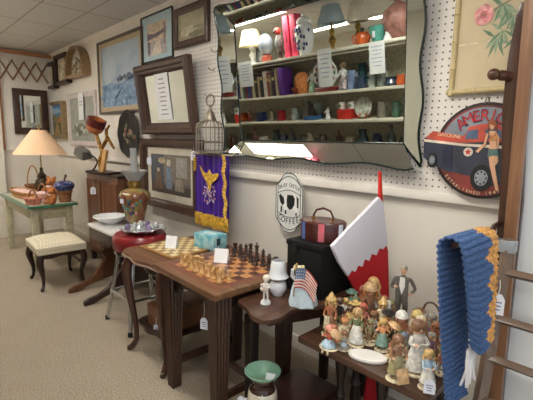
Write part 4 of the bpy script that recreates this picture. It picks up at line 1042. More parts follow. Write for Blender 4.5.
for side, yb, yp in (('light', -.198, -.141), ('dark', .198, .141)):
    for k in range(8):
        x = (k-3.5)*.0565
        p = Tc @ Vector((x+R.uniform(-.006, .006), yb+R.uniform(-.006, .006), .7806)); chessman(FILES[k], side, p, f'{side} wooden chess {FILES[k]} in the back row, {ORD[k]}')
        p = Tc @ Vector((x+R.uniform(-.008, .008), yp+R.uniform(-.008, .008), .7806)); chessman('pawn', side, p, f'{side} wooden chess pawn of the {side} row, {ORD[k]}')
# milk glass lamp, cherub and flag figure on the side table
MILK = mat('milk_glass', (226, 228, 232), .25, var=.03, coat=.4)
t = thing('milk_glass_lamp', 'white hobnail milk glass fairy lamp with a domed shade on the side table', 'lamp', (-1.375, 1.43, .721))
MB().lathe([(0, 0), (.028, 0), (.03, .006), (.043, .025), (.047, .045), (.040, .068), (.028, .078), (0, .078)], n=28).build('base', MILK, t)
MB().lathe([(.028, .078), (.03, .09), (.026, .096), (0, .096)], n=20).build('brass_collar', BRASS, t)
MB().lathe([(.050, .092), (.056, .098), (.046, .112), (.041, .135), (.039, .160), (.034, .18), (.030, .184), (.03, .182), (.032, .176), (.036, .135), (.044, .105), (.044, .094)], n=28, lobes=10, lobe=.03).build('shade', MILK, t)
def figure_nodes(H, arms=((.17, -.05, .52), (.14, -.16, .44)), arms2=None, lean=0, spread=.07, sit=False, hd=.105):
    a2 = arms2 or [(-x, y, z) for x, y, z in arms]
    N = {'pelvis': ((0, 0, .40), .085), 'waist': ((0, lean*.4, .50), .075), 'chest': ((0, lean*.8, .62), .088), 'neck': ((0, lean, .70), .035), 'head': ((0, lean-.005, .79), hd), 'crown': ((0, lean, .88), hd*.8),
         'shl': ((.105, lean*.8, .645), .042), 'ell': (arms[0], .034), 'hal': (arms[1], .024), 'shr': ((-.105, lean*.8, .645), .042), 'elr': (a2[0], .034), 'har': (a2[1], .024)}
    if sit: N.update({'hil': ((.06, -.02, .36), .06), 'knl': ((.08, -.20, .34), .048), 'fol': ((.09, -.22, .10), .032), 'tol': ((.09, -.28, .07), .028), 'hir': ((-.06, -.02, .36), .06), 'knr': ((-.08, -.20, .34), .048), 'for': ((-.09, -.22, .10), .032), 'tor': ((-.09, -.28, .07), .028)})
    else: N.update({'hil': ((spread*.8, 0, .35), .055), 'knl': ((spread, -.01, .20), .042), 'fol': ((spread*1.1, .01, .05), .032), 'tol': ((spread*1.2, -.06, .04), .03), 'hir': ((-spread*.8, 0, .35), .055), 'knr': ((-spread, -.01, .20), .042), 'for': ((-spread*1.1, .01, .05), .032), 'tor': ((-spread*1.2, -.06, .04), .03)})
    E = [('pelvis', 'waist'), ('waist', 'chest'), ('chest', 'neck'), ('neck', 'head'), ('head', 'crown'), ('chest', 'shl'), ('shl', 'ell'), ('ell', 'hal'), ('chest', 'shr'), ('shr', 'elr'), ('elr', 'har'),
         ('pelvis', 'hil'), ('hil', 'knl'), ('knl', 'fol'), ('fol', 'tol'), ('pelvis', 'hir'), ('hir', 'knr'), ('knr', 'for'), ('for', 'tor')]
    return {k: (tuple(c*H for c in p), r_*H) for k, (p, r_) in N.items()}, E
def body_part(e):
    a, b_, t_ = e
    if a in ('neck', 'head'): return 'skin'
    if b_ in ('hal', 'har') and t_ > .55: return 'skin'
    if b_ in ('ell', 'elr', 'hal', 'har', 'shl', 'shr', 'waist', 'chest', 'neck'): return 'top'
    if b_ in ('tol', 'tor'): return 'shoe'
    if b_ in ('fol', 'for') and t_ > .35: return 'sock'
    return 'bottom'
def add_body(mb, H, cols, **k):
    N, E = figure_nodes(H, **k); vs, fs, near = skin_geo(N, E, 'pelvis')
    mb.add(vs, fs, [cols[body_part(e)] for e in near])
    hy = N['head'][0][1]; hz = N['head'][0][2]
    mb.ell((0, hy-.108*H, hz+.005*H), (.016*H, .02*H, .018*H), cols['skin'], 6, 4)
    for q in (-1, 1):
        mb.ell((q*.04*H, hy-.092*H, hz+.03*H), (.011*H, .008*H, .014*H), cols['eye'], 6, 4)
        mb.ell((q*.10*H, hy, hz+.005*H), (.014*H, .02*H, .026*H), cols['skin'], 6, 4)
    mb.ell((0, hy-.094*H, hz-.045*H), (.024*H, .008*H, .007*H), cols['lip'], 6, 4)
    return N
EYEC = mat('painted_eye', (58, 44, 40), .4); LIPC = mat('painted_lip', (176, 92, 84), .4); SKINC = mat('porcelain_skin', (226, 180, 146), .35, var=.06, ns=30, coat=.25)
t = thing('cherub_figurine', 'small white porcelain cherub holding flowers on the edge of the side table', 'figurine', (-1.335, 1.305, .721), .5)
MB().lathe([(0, 0), (.026, 0), (.026, .008), (.022, .014), (0, .014)], n=18).build('base', MILK, t)
mb = MB(); add_body(mb, .135, dict(skin=0, top=0, bottom=0, sock=0, shoe=0, eye=1, lip=1), arms=((.16, -.07, .56), (.05, -.15, .60)))
for v in mb.v: v.z += .011
mb.build('body', [mat('white_bisque', (232, 226, 218), .35, var=.04), mat('bisque_eye_lip_line', (170, 150, 140), .4)], t)  # second colour marks eyes and lips, darker than the bisque
MB().ell((0, .008, .127), (.020, .020, .017), 0, 10, 6).build('hair', mat('white_bisque_hair', (224, 214, 200), .4, var=.08, ns=60), t)
mb = MB(); R = random.Random(8)
for k in range(9): mb.ell((R.uniform(-.018, .018), -.026+R.uniform(-.006, .004), .085+R.uniform(-.014, .018)), (.007, .007, .007), k % 2, 7, 5)
mb.build('bouquet', [mat('white_bisque', (232, 226, 218), .35), mat('tinted_bisque', (224, 200, 180), .35)], t)
t = thing('flag_figurine', 'porcelain draped figure in pale blue robes holding an American flag, in front of the trunk', 'figurine', (-1.20, 1.425, .721), .55)
ROBE = mat('pale_blue_robe', (196, 214, 224), .35, var=.06, ns=20, coat=.3)
mb = MB(); n = 36; prof = [(.058, 0), (.06, .012), (.056, .04), (.05, .075), (.042, .105), (.034, .13), (.022, .15), (0, .155)]
vs, fs = [], []
for j, (r_, z) in enumerate(prof):
    for i in range(n):
        a = 2*PI*i/n; q = r_*(1+.09*math.sin(7*a+z*22)*(1-z*3)); vs.append((q*math.cos(a)*1.15, q*math.sin(a)*.8, z))
for j in range(len(prof)-1):
    for i in range(n): fs.append((j*n+i, j*n+(i+1) % n, (j+1)*n+(i+1) % n, (j+1)*n+i))
fs.append(tuple(range(n-1, -1, -1))); mb.add(vs, fs); mb.build('robe', ROBE, t)
mb = MB(); mb.ell((-.022, -.01, .178), (.018, .02, .022), 0, 12, 8); mb.tube([(-.02, 0, .13), (-.022, -.006, .165)], [.016, .010], 8); mb.tube([(-.03, -.01, .13), (-.052, -.02, .15), (-.048, -.03, .185)], [.013, .010, .008], 8)
mb.ell((-.022, -.031, .178), (.004, .004, .004), 0, 6, 4); mb.build('body', MILK, t)
MB().tube([(-.022+.022*math.cos(a), -.006+.02*math.sin(a), .19+.004*math.sin(3*a)) for a in [2*PI*i/14 for i in range(14)]], .007, 6, closed=True).build('hair', mat('pale_gold_hair', (206, 190, 140), .4), t)
mb = MB(); NF, MF = 16, 13
def fl(u, v): return (-.035+.10*u+.01*v, -.055-.012*math.sin(u*6+1)+.004*v, .20-.095*(1-v)-.055*u*u+.0*v+.008*math.sin(u*5))
vs = [fl(i/NF, j/MF) for j in range(MF+1) for i in range(NF+1)]; fs, ms = [], []
for j in range(MF):
    for i in range(NF):
        q = j*(NF+1)+i; fs.append((q, q+1, q+NF+2, q+NF+1)); ms.append(2 if (i < 7 and j >= 6) else (0 if j % 2 == 0 else 1))
mb.add(vs, fs, ms); mb.add([(x, y+.004, z) for x, y, z in vs], [tuple(reversed(f)) for f in fs], ms)
for a in range(4):
    for b_ in range(3):
        p = fl((1+a*1.6)/NF, (7.2+b_*2)/MF); mb.ell((p[0], p[1]-.002, p[2]), (.0025, .0012, .0025), 1, 5, 3)
mb.build('flag', [mat('flag_red', (176, 70, 70), .5), mat('flag_cream', (226, 214, 204), .5), mat('flag_blue', (96, 118, 152), .5)], t)
MB().tube([(-.037, -.052, .06), (-.026, -.050, .215)], .003, 7).lathe([(0, .215), (.006, .22), (0, .228)], (-.026, -.05, 0), 8).build('flag_pole', GOLD, t)
# train case
t = thing('train_case', 'oval oxblood train case with blue, pink and white stripes on the black trunk', 'bag', (-1.275, 1.66, .997), .25)
CASE = mat('oxblood_leather', (70, 28, 26), .35, var=.15, coat=.3)
MB().lathe([(0, 0), (.97, 0), (1.0, .008), (1.0, .085), (.98, .09), (0, .09)], n=40, sx=.125, sy=.085).build('body', CASE, t)
MB().lathe([(1.02, .088), (1.02, .098), (.96, .106), (0, .11)], n=40, sx=.125, sy=.085).build('lid', mat('oxblood_lid', (84, 40, 34), .3, var=.1, coat=.4), t)
for a, c_, nm in ((-2.25, (84, 104, 160), 'blue'), (-1.35, (196, 100, 112), 'pink'), (-.45, (214, 224, 232), 'white')):
    mb = MB(); vs = []
    for k in range(5):
        q = a-.13+.26*k/4
        for z in (.006, .086, .100): vs.append((.1268*math.cos(q)*(1.015 if z > .08 else 1), .0868*math.sin(q)*(1.015 if z > .08 else 1), z))
    fs = [(k*3+j, (k+1)*3+j, (k+1)*3+j+1, k*3+j+1) for k in range(4) for j in range(2)]
    mb.add(vs, fs); o = mb.build('stripe', mat('stripe_'+nm, c_, .4), t); o['label'] = nm+' vertical stripe'
MB().tube([(-.055, 0, .105), (-.055, 0, .125), (-.04, 0, .155), (0, 0, .168), (.04, 0, .155), (.055, 0, .125), (.055, 0, .105)], .006, 8).build('handle', CASE, t)
MB().box((.055, 0, .112), (.012, .02, .014)).box((-.055, 0, .112), (.012, .02, .014)).build('handle_mount', BRASS, t)
# spittoon vase on the chest
t = thing('pottery_vase', 'flared pottery vase, green inside with a brown neck and cream body, on the chest', 'vase', (-1.29, 1.25, .2195)); t.scale = (1, 1, 1.12)
MB().lathe([(0, 0), (.062, 0), (.070, .015), (.074, .045), (.07, .075), (.066, .082)], n=32).build('cream_body', paint('cream_crackle', [(.3, (206, 196, 176)), (.6, (224, 216, 198))], 8, rough=.25), t)
MB().lathe([(.066, .08), (.056, .092), (.05, .105), (.055, .125), (.072, .15)], n=32, caps=False).build('brown_neck', mat('treacle_glaze', (58, 30, 22), .2, var=.2, coat=.5), t)
MB().lathe([(.071, .148), (.086, .163), (.089, .168), (.086, .169), (.07, .15), (.05, .125), (.044, .105), (.05, .09), (.06, .05), (.05, .02), (0, .015)], n=32, caps=False).build('green_interior', mat('celadon_glaze', (134, 176, 152), .2, var=.08, coat=.5), t)
mb = MB()
for k in range(5): a = -1.0+.12*k; mb.ell((.073*math.cos(a), .073*math.sin(a), .05-.008*(k % 2)), (.010, .010, .024), 0, 8, 5)
mb.build('leaf_mark', mat('teal_leaf_glaze', (60, 128, 112), .3), t)
o = single(MB().box((0, 0, 0), (.05, .001, .032)), 'price_label', TAGW, 'white price label inside the rim of the green vase', 'price tag', (-1.27, 1.285, .368), .5, 'price tags', rx=-.6, smooth=False)
single(MB().box((0, 0, 0), (.045, .03, .001)), 'price_label', TAGW, 'small white label lying on the front corner of the chest', 'price tag', (-1.395, 1.21, .2205), .3, 'price tags', smooth=False)
# ------------------------------------------------------------------ the crowd of porcelain figurines
PC = {'red': (186, 96, 78), 'rust': (168, 106, 72), 'brown': (138, 100, 72), 'dark brown': (92, 68, 52), 'tan': (196, 160, 116), 'cream': (226, 208, 176), 'grey': (150, 146, 136), 'green': (122, 134, 98), 'teal': (128, 160, 148), 'blue': (116, 136, 160), 'pale blue': (166, 190, 206),
      'yellow': (214, 188, 122), 'orange': (214, 150, 104), 'pink': (212, 140, 124), 'black': (46, 42, 42), 'purple': (112, 84, 108), 'white': (228, 222, 212), 'blonde': (206, 170, 108), 'ginger': (178, 104, 58), 'olive': (150, 142, 104)}
def pc(n): return mat('glazed_'+n.replace(' ', '_'), PC[n], .38, var=.16, ns=60, coat=.25)
def fig_spot(px, py, zt=.6005):
    p = at_z(px, py, zt); yc_ = min(max(p.y, 1.385), 1.735); p.x *= yc_/p.y; p.y = yc_; p.x = min(max(p.x, -1.115), -.575)
    return p
def figurine(p, hpx, who, hair, top, bottom, hat=None, extra=None, pose='stand', label='', turn=0, base='cream'):
    px = p.x*1000
    dep = (ROT.transposed() @ (p-EYEP)).z*-1
    H = hpx*dep/F*1.10
    t = thing('figurine', label, 'figurine', p, math.radians(24)+turn, 'painted porcelain figurines on the low table')
    sit = pose == 'sit'
    bz = H*.05; br = H*(.30 if sit else .21)
    MB().lathe([(0, 0), (br, 0), (br*1.03, bz*.4), (br*.93, bz*.95), (0, bz)], n=18, sy=.85).build('base', pc(base), t)
    arms = {'basket': ((.17, -.03, .53), (.15, -.15, .43)), 'hug': ((.15, -.10, .52), (.03, -.16, .50)), 'up': ((.18, -.04, .66), (.16, -.10, .80)), None: ((.16, -.01, .52), (.15, -.06, .41)), 'branch': ((.18, -.03, .62), (.22, -.06, .76)), 'book': ((.16, -.07, .52), (.05, -.19, .55)),
            'umbrella': ((.18, -.05, .55), (.20, -.12, .60)), 'goose': ((.16, -.06, .52), (.08, -.15, .48)), 'sign': ((.16, -.08, .52), (.12, -.18, .48)), 'flowers': ((.15, -.08, .52), (.04, -.16, .54)), 'bundle': ((.17, -.05, .54), (.10, -.15, .50)), 'fence': ((.18, .0, .54), (.22, -.04, .46))}[extra]
    mb = MB(); N = add_body(mb, H, dict(skin=0, top=1, bottom=2, sock=3, shoe=4, eye=5, lip=6), arms=arms, sit=sit, hd=.118)
    dz = bz*.9-(.26*H if sit else 0)
    for v in mb.v: v.z += dz
    mb.build('body', [SKINC, pc(top), pc(bottom), pc('cream'), pc('dark brown'), EYEC, LIPC], t)
    hx, hy, hz = N['head'][0]; hz += dz; hr = .118*H
    mb = MB(); mb.ell((0, hy+.022*H, hz+.035*H), (hr*1.06, hr*1.0, hr*.98), 0, 12, 8)
    if who in ('girl', 'woman', 'nun'):
        for q in (-1, 1): mb.tube([(q*hr*.9, hy+.01*H, hz+.02*H), (q*hr*1.15, hy+.0, hz-.06*H), (q*hr*1.0, hy-.02*H, hz-.13*H)], [.03*H, .032*H, .015*H], 7)
    mb.build('hair', pc(hair), t)
    if who in ('girl', 'woman', 'nun') :
        n = 24; h0, h1 = (.12 if who == 'girl' else .05), .50
        prof = [(.19, h0), (.185, h0+.05), (.15, .30), (.115, .42), (.085, h1)] if not sit else [(.24, .30), (.22, .36), (.16, .42), (.10, .50)]
        mb = MB(); vs, fs = [], []
        for j, (r_, z) in enumerate(prof):
            for i in range(n):
                a = 2*PI*i/n; q = r_*H*(1+.05*math.cos(8*a)*(1-j/len(prof))); vs.append((q*math.cos(a), q*math.sin(a)*.85-(.03*H if sit and j < 2 else 0), z*H+dz))
        for j in range(len(prof)-1):
            for i in range(n): fs.append((j*n+i, j*n+(i+1) % n, (j+1)*n+(i+1) % n, (j+1)*n+i))
        fs.append(tuple(range(n-1, -1, -1))); mb.add(vs, fs); mb.build('skirt', pc(bottom), t)
    if who == 'girl':
        MB().prism([(-.09*H, .16*H+dz), (.09*H, .16*H+dz), (.065*H, .50*H+dz), (-.065*H, .50*H+dz)], -.185*H, -.175*H).build('apron', pc('cream'), t, bevel=.002) if not sit and extra is None else None
    if hat:
        kind, hc = hat; mb = MB(); z = hz+.075*H
        if kind == 'pointed hat': mb.lathe([(hr*1.2, 0), (hr*1.15, .02*H), (hr*.8, .05*H), (hr*.35, .15*H), (0, .19*H)], (0, hy+.02*H, z), 16)
        elif kind == 'cap': mb.lathe([(hr*1.05, 0), (hr*1.12, .03*H), (hr*.9, .075*H), (0, .09*H)], (0, hy+.015*H, z), 16).box((0, hy-.11*H, z+.012*H), (.14*H, .07*H, .014*H))
        elif kind == 'brimmed hat': mb.lathe([(hr*1.7, 0), (hr*1.72, .012*H), (hr*.95, .025*H), (hr*.85, .09*H), (0, .105*H)], (0, hy+.015*H, z-.01*H), 20)
        elif kind == 'headscarf': mb.ell((0, hy+.03*H, hz+.03*H), (hr*1.12, hr*1.05, hr*1.12), 0, 14, 9); mb.tube([(-.05*H, hy-.07*H, hz-.10*H), (0, hy-.09*H, hz-.12*H), (.05*H, hy-.07*H, hz-.10*H)], .018*H, 6)
        elif kind == 'bonnet': mb.lathe([(hr*1.3, 0), (hr*1.25, .03*H), (hr*1.1, .09*H), (hr*.6, .15*H), (0, .16*H)], (0, hy+.03*H, hz-.0), 18)
        o = mb.build('hat', pc(hc), t)
    if extra == 'basket':
        mb = MB(); mb.lathe([(0, 0), (.05*H, 0), (.075*H, .07*H), (.07*H, .075*H), (.05*H, .03*H), (0, .03*H)], (.16*H, -.16*H, .31*H+dz), 14); mb.tube([(.16*H+.07*H*math.cos(a), -.16*H, .38*H+dz+.09*H*math.sin(a)) for a in [PI*i/8 for i in range(9)]], .009*H, 5); mb.build('basket', pc('tan'), t)
    elif extra == 'umbrella':
        mb = MB(); c = Matrix.Translation((.2*H, -.12*H, .60*H+dz)) @ Matrix.Rotation(.5, 4, 'Y'); mb.T = c
        mb.lathe([(.20*H, .2*H), (.17*H, .26*H), (.10*H, .31*H), (0, .34*H)], n=16, lobes=8, lobe=.06).lathe([(.195*H, .2*H), (0, .33*H)], n=16); mb.tube([(0, 0, -.2*H), (0, 0, .35*H)], .012*H, 6, m=1); mb.T = Matrix.Identity(4); mb.build('umbrella', [pc('tan'), pc('brown')], t)
    elif extra == 'book': MB().box((-.035*H, -.21*H, .56*H+dz), (.09*H, .016*H, .12*H), rot=(.5, 0, .4)).box((.045*H, -.21*H, .56*H+dz), (.09*H, .016*H, .12*H), rot=(.5, 0, -.4)).build('book', pc('white'), t)
    elif extra == 'goose':
        mb = MB(); mb.ell((.06*H, -.2*H, .42*H+dz), (.07*H, .11*H, .065*H), 0, 12, 7, (.3, 0, .4)); mb.tube([(.08*H, -.26*H, .45*H+dz), (.09*H, -.30*H, .54*H+dz), (.09*H, -.32*H, .58*H+dz), (.09*H, -.36*H, .575*H+dz)], [.03*H, .02*H, .024*H, .006*H], 7); mb.build('goose', pc('white'), t)
    elif extra == 'flowers':
        mb = MB(); R = random.Random(int(px*7)); [mb.ell((R.uniform(-.07, .07)*H, -.19*H+R.uniform(-.02, .02)*H, .55*H+dz+R.uniform(-.05, .06)*H), (.026*H,)*3, k % 3, 6, 4) for k in range(10)]; mb.build('flowers', [pc('red'), pc('yellow'), pc('green')], t)
    elif extra == 'sign': MB().box((.02*H, -.30*H, .20*H+dz), (.26*H, .02*H, .30*H), rot=(-.25, 0, .2)).build('tan_plaque', pc('tan'), t, bevel=.002)
    elif extra == 'branch':
        mb = MB()
        for q in (-1, 1):
            mb.tube(smoothline([(q*.16*H, .03*H, .05*H), (q*.22*H, -.02*H, .5*H), (q*.24*H, -.05*H, .85*H), (q*.36*H, -.03*H, 1.02*H), (q*.50*H, 0, 1.0*H), (q*.56*H, .02*H, .85*H)], 3), .022*H, 6); mb.tube([(q*.24*H, -.05*H, .85*H), (q*.16*H, -.04*H, 1.08*H), (q*.06*H, -.02*H, 1.15*H)], [.02*H, .017*H, .01*H], 6)
        mb.build('branches', pc('dark brown'), t)
    elif extra == 'bundle': MB().ell((0, -.17*H, .46*H+dz), (.11*H, .07*H, .08*H), 0, 12, 7).build('bundle', pc('pale blue'), t)
    elif extra == 'fence':
        mb = MB()
        for k in range(4): mb.box((-.25*H+.17*H*k, .17*H, .25*H), (.05*H, .03*H, .5*H))
        for z in (.15, .38): mb.box((0, .19*H, z*H), (.62*H, .025*H, .05*H))
        mb.build('fence', pc('brown'), t)
    return t
FIGS = [
 (345, 342, 22, 'girl', 'brown', 'tan', 'rust', ('headscarf', 'rust'), None, 'sit', 'small sitting girl figurine in tan with a rust headscarf'),
 (376, 341, 24, 'boy', 'brown', 'olive', 'brown', ('cap', 'olive'), 'basket', 'stand', 'boy figurine in olive with an olive cap and a basket'),
 (405, 343, 26, 'boy', 'ginger', 'rust', 'olive', None, 'goose', 'stand', 'ginger boy figurine in rust holding a goose'),
 (413, 330, 29, 'boy', 'blonde', 'brown', 'grey', ('brimmed hat', 'brown'), None, 'stand', 'blonde boy figurine with a wide brown hat'),
 (428, 368, 22, 'boy', 'brown', 'cream', 'brown', None, None, 'sit', 'small sitting boy figurine in cream and brown between the reader and the throw'),
 (396, 331, 27, 'girl', 'blonde', 'rust', 'green', ('headscarf', 'green'), None, 'stand', 'girl figurine in rust with a green headscarf at the suited man\'s feet'),
 (363, 341, 22, 'boy', 'dark brown', 'tan', 'olive', None, None, 'stand', 'little dark haired boy figurine in tan and olive'),
 (386, 326, 28, 'girl', 'ginger', 'cream', 'rust', ('bonnet', 'rust'), None, 'stand', 'girl figurine in cream with a rust bonnet'),
 (331, 347, 30, 'girl', 'blonde', 'red', 'pale blue', ('bonnet', 'pink'), 'umbrella', 'sit', 'sitting girl figurine in a red coat and pink bonnet at the front left table corner'),
 (338, 338, 37, 'girl', 'blonde', 'rust', 'brown', ('pointed hat', 'blonde'), None, 'stand', 'tall girl figurine in a rust dress with a straw pointed hat, near the left corner'),
 (348, 333, 31, 'boy', 'dark brown', 'black', 'olive', None, None, 'stand', 'boy figurine in a black jacket with bare dark hair'),
 (352, 343, 27, 'boy', 'blonde', 'cream', 'tan', ('cap', 'orange'), 'hug', 'sit', 'sitting boy figurine in cream with an orange cap'),
 (357, 351, 24, 'girl', 'brown', 'grey', 'grey', None, 'bundle', 'sit', 'sitting girl figurine in grey on a round white base with a pale bundle'),
 (367, 347, 36, 'woman', 'blonde', 'green', 'white', ('headscarf', 'tan'), None, 'stand', 'woman figurine in a green top and white skirt with a tan headscarf'),
 (360, 330, 27, 'boy', 'blonde', 'purple', 'brown', ('brimmed hat', 'yellow'), None, 'stand', 'boy figurine in a purple top with a wide yellow hat'),
 (358, 320, 28, 'boy', 'ginger', 'teal', 'rust', ('brimmed hat', 'teal'), 'flowers', 'stand', 'boy figurine with a wide teal hat holding flowers, in front of the stocking'),
 (369, 322, 30, 'girl', 'ginger', 'orange', 'olive', ('headscarf', 'pink'), None, 'stand', 'girl figurine with a pink headscarf and orange top at the back of the crowd'),
 (379, 318, 42, 'woman', 'blonde', 'olive', 'grey', None, 'goose', 'stand', 'tall blonde woman figurine in olive carrying a goose, before the red stocking'),
 (389, 318, 44, 'woman', 'ginger', 'brown', 'dark brown', ('bonnet', 'tan'), 'basket', 'stand', 'tall woman figurine in brown with a tan bonnet, left of the suited man'),
 (375, 334, 30, 'girl', 'brown', 'pink', 'brown', ('headscarf', 'red'), 'basket', 'stand', 'girl figurine in a pink top and red headscarf with a basket'),
 (388, 333, 34, 'boy', 'blonde', 'cream', 'rust', ('pointed hat', 'blonde'), 'basket', 'stand', 'boy figurine with a straw pointed hat, rust trousers and a basket'),
 (376, 357, 19, 'boy', 'ginger', 'tan', 'tan', None, None, 'sit', 'tiny sitting child figurine in tan behind the white oval plaque'),
 (386, 349, 31, 'girl', 'blonde', 'orange', 'teal', None, 'umbrella', 'stand', 'girl figurine in orange under a tan umbrella'),
 (395, 341, 32, 'boy', 'dark brown', 'orange', 'black', ('brimmed hat', 'black'), None, 'stand', 'boy figurine with a wide black hat and an orange shirt'),
 (403, 378, 44, 'girl', 'brown', 'brown', 'olive', None, 'sign', 'stand', 'large girl figurine in olive skirt and brown top with a tan plaque at the front'),
 (405, 352, 38, 'woman', 'brown', 'rust', 'green', ('bonnet', 'white'), None, 'stand', 'woman figurine with a round white bonnet and green skirt'),
 (420, 375, 52, 'nun', 'brown', 'white', 'white', None, 'book', 'stand', 'tall white robed brown haired figurine reading an open book'),
 (437, 388, 38, 'girl', 'blonde', 'pale blue', 'white', None, 'hug', 'stand', 'blonde child figurine in pale blue and white at the right front corner', ),
 (434, 362, 34, 'boy', 'ginger', 'brown', 'green', None, 'fence', 'stand', 'ginger boy figurine in brown leaning on a fence beside the blue throw'),
 (414, 340, 36, 'woman', 'ginger', 'tan', 'white', ('headscarf', 'cream'), 'hug', 'stand', 'woman figurine in tan with a cream headscarf, hugging her hands, right of the suited man'),
 (404, 334, 33, 'woman', 'blonde', 'cream', 'pale blue', ('bonnet', 'yellow'), None, 'stand', 'woman figurine with a yellow bonnet and pale blue skirt, below the suited man'),
 (425, 322, 42, 'boy', 'brown', 'brown', 'rust', None, 'branch', 'stand', 'boy figurine in brown between arching dark branches at the back right'),
 (433, 340, 28, 'girl', 'brown', 'blue', 'purple', None, 'flowers', 'stand', 'girl figurine in blue with a purple skirt holding flowers'),
 (424, 345, 27, 'boy', 'blonde', 'purple', 'olive', ('cap', 'grey'), None, 'stand', 'boy figurine in a purple jacket with a grey cap'),
 (397, 361, 24, 'boy', 'blonde', 'green', 'brown', ('cap', 'rust'), None, 'sit', 'sitting boy figurine in green with a rust cap'),
 (412, 356, 28, 'girl', 'dark brown', 'red', 'dark brown', None, 'basket', 'stand', 'dark haired girl figurine in a red top with a basket'),
 (366, 333, 27, 'girl', 'dark brown', 'yellow', 'rust', None, None, 'stand', 'dark haired girl figurine in a yellow top and rust skirt'),
 (344, 325, 24, 'boy', 'ginger', 'red', 'black', ('cap', 'black'), None, 'stand', 'small boy figurine in red with a black cap behind the tall girl'),
 (383, 341, 27, 'boy', 'brown', 'grey', 'blue', ('cap', 'brown'), 'bundle', 'stand', 'boy figurine in a grey jacket and brown cap with a pale bundle'),
 (352, 327, 26, 'girl', 'blonde', 'white', 'red', None, 'flowers', 'stand', 'blonde girl figurine in a white blouse and red skirt with flowers'),
 (431, 352, 26, 'girl', 'blonde', 'olive', 'tan', ('headscarf', 'orange'), None, 'stand', 'girl figurine in olive with an orange headscarf'),
 (394, 352, 25, 'girl', 'brown', 'teal', 'cream', ('headscarf', 'blue'), None, 'stand', 'girl figurine in teal with a blue headscarf'),
 (421, 330, 31, 'woman', 'dark brown', 'grey', 'purple', ('bonnet', 'grey'), None, 'stand', 'woman figurine in grey and purple with a grey bonnet'),
 (440, 372, 26, 'boy', 'brown', 'rust', 'grey', ('cap', 'green'), None, 'stand', 'boy figurine in rust with a green cap by the throw'),
 (371, 313, 26, 'boy', 'brown', 'green', 'grey', ('pointed hat', 'green'), None, 'stand', 'boy figurine with a pointed green hat against the stocking'),
 (436, 326, 30, 'girl', 'ginger', 'rust', 'brown', ('headscarf', 'brown'), None, 'stand', 'ginger girl figurine in rust with a brown headscarf at the back right corner'),
]
spots = [fig_spot(f_[0], f_[1]) for f_ in FIGS]
rad = [f_[2]*1.9/F*1.1*(.235 if f_[9] == 'sit' else .205 if f_[8] != 'umbrella' else .24) for f_ in FIGS]
pm = at_z(400, 324, .6005); pm.x *= 1.72/pm.y; pm.y = 1.72
pq = at_z(367.5, 358, .6005)
for it in range(160):                      # nudge the crowd apart so that no two bases share a spot
    for i in range(len(spots)):
        for j in range(i+1, len(spots)):
            d = spots[j]-spots[i]; L = max(d.length, 1e-4); o_ = rad[i]+rad[j]-L
            if o_ > 0: spots[i] -= d*(o_/L*.4); spots[j] += d*(o_/L*.4)
        for c_, r_ in ((pm, .052), (pq+Vector((-.03, -.01, 0)), .055), (pq+Vector((.03, .01, 0)), .055)):
            d = spots[i]-c_; d.z = 0; L = max(d.length, 1e-4); o_ = rad[i]+r_-L
            if o_ > 0: spots[i] += d*(o_/L)
        p = spots[i]; p.z = .6005; p.y = min(max(p.y, 1.375), 1.755)
        lim = -1.125+max(0, p.y-1.62)*.35
        p.x = min(max(p.x, lim), -.565)
for p, fdef in zip(spots, FIGS):
    px, py, hp, who, hair, top, bot, hat, ex, pose, lab = fdef
    figurine(p, hp, who, hair, top, bot, hat, ex, pose, lab, turn=random.uniform(-.5, .5))
# the tall man in a grey suit
ztop = at_y(400, 262.5, pm.y).z; H = (ztop-.60)/.985
t = thing('suited_man_figurine', 'tall figurine of a man in a dark grey suit with one hand on his hip', 'figurine', pm, .35)
SUIT = mat('dark_grey_suit', (96, 92, 86), .45, var=.08); 
MB().lathe([(0, 0), (.045, 0), (.045, .01), (.04, .014), (0, .014)], n=20).build('base', mat('olive_base', (120, 112, 92), .5), t)
N = {'pelvis': ((0, 0, .52), .062), 'waist': ((0, 0, .60), .058), 'chest': ((0, 0, .74), .078), 'neck': ((0, 0, .83), .026), 'head': ((0, -.005, .895), .052), 'crown': ((0, 0, .94), .044),
     'shl': ((.105, 0, .79), .036), 'ell': ((.185, .01, .655), .028), 'hal': ((.09, -.055, .58), .018), 'shr': ((-.105, 0, .79), .036), 'elr': ((-.16, -.03, .66), .028), 'har': ((-.06, -.11, .70), .018),
     'hil': ((.05, 0, .48), .05), 'knl': ((.058, -.01, .27), .04), 'fol': ((.06, .01, .06), .03), 'tol': ((.07, -.06, .035), .025), 'hir': ((-.05, 0, .48), .05), 'knr': ((-.06, -.015, .27), .04), 'for': ((-.065, .0, .06), .03), 'tor': ((-.08, -.065, .035), .025)}
N = {k: ((p[0]*.86*H, p[1]*H, p[2]*H), r_*H*.84) for k, (p, r_) in N.items()}; E = figure_nodes(1)[1]
vs, fs, near = skin_geo(N, E, 'pelvis'); idx = {'skin': 0, 'top': 1, 'bottom': 1, 'sock': 1, 'shoe': 2}
mb = MB(); mb.add(vs, fs, [idx[body_part(e)] for e in near])
mb.ell((0, -.048*H, .895*H), (.008*H, .012*H, .012*H), 0, 6, 4)
for q in (-1, 1): mb.ell((q*.018*H, -.040*H, .91*H), (.006*H, .005*H, .006*H), 2, 6, 4); mb.ell((q*.043*H, 0, .9*H), (.008*H, .012*H, .016*H), 0, 6, 4)
mb.ell((0, -.041*H, .872*H), (.013*H, .005*H, .003*H), 3, 6, 4)
mb.build('body', [SKINC, SUIT, BLACK, LIPC], t)
MB().ell((0, .010*H, .925*H), (.046*H, .046*H, .042*H), 0, 12, 8).build('hair', mat('grey_hair', (150, 144, 132), .5), t)
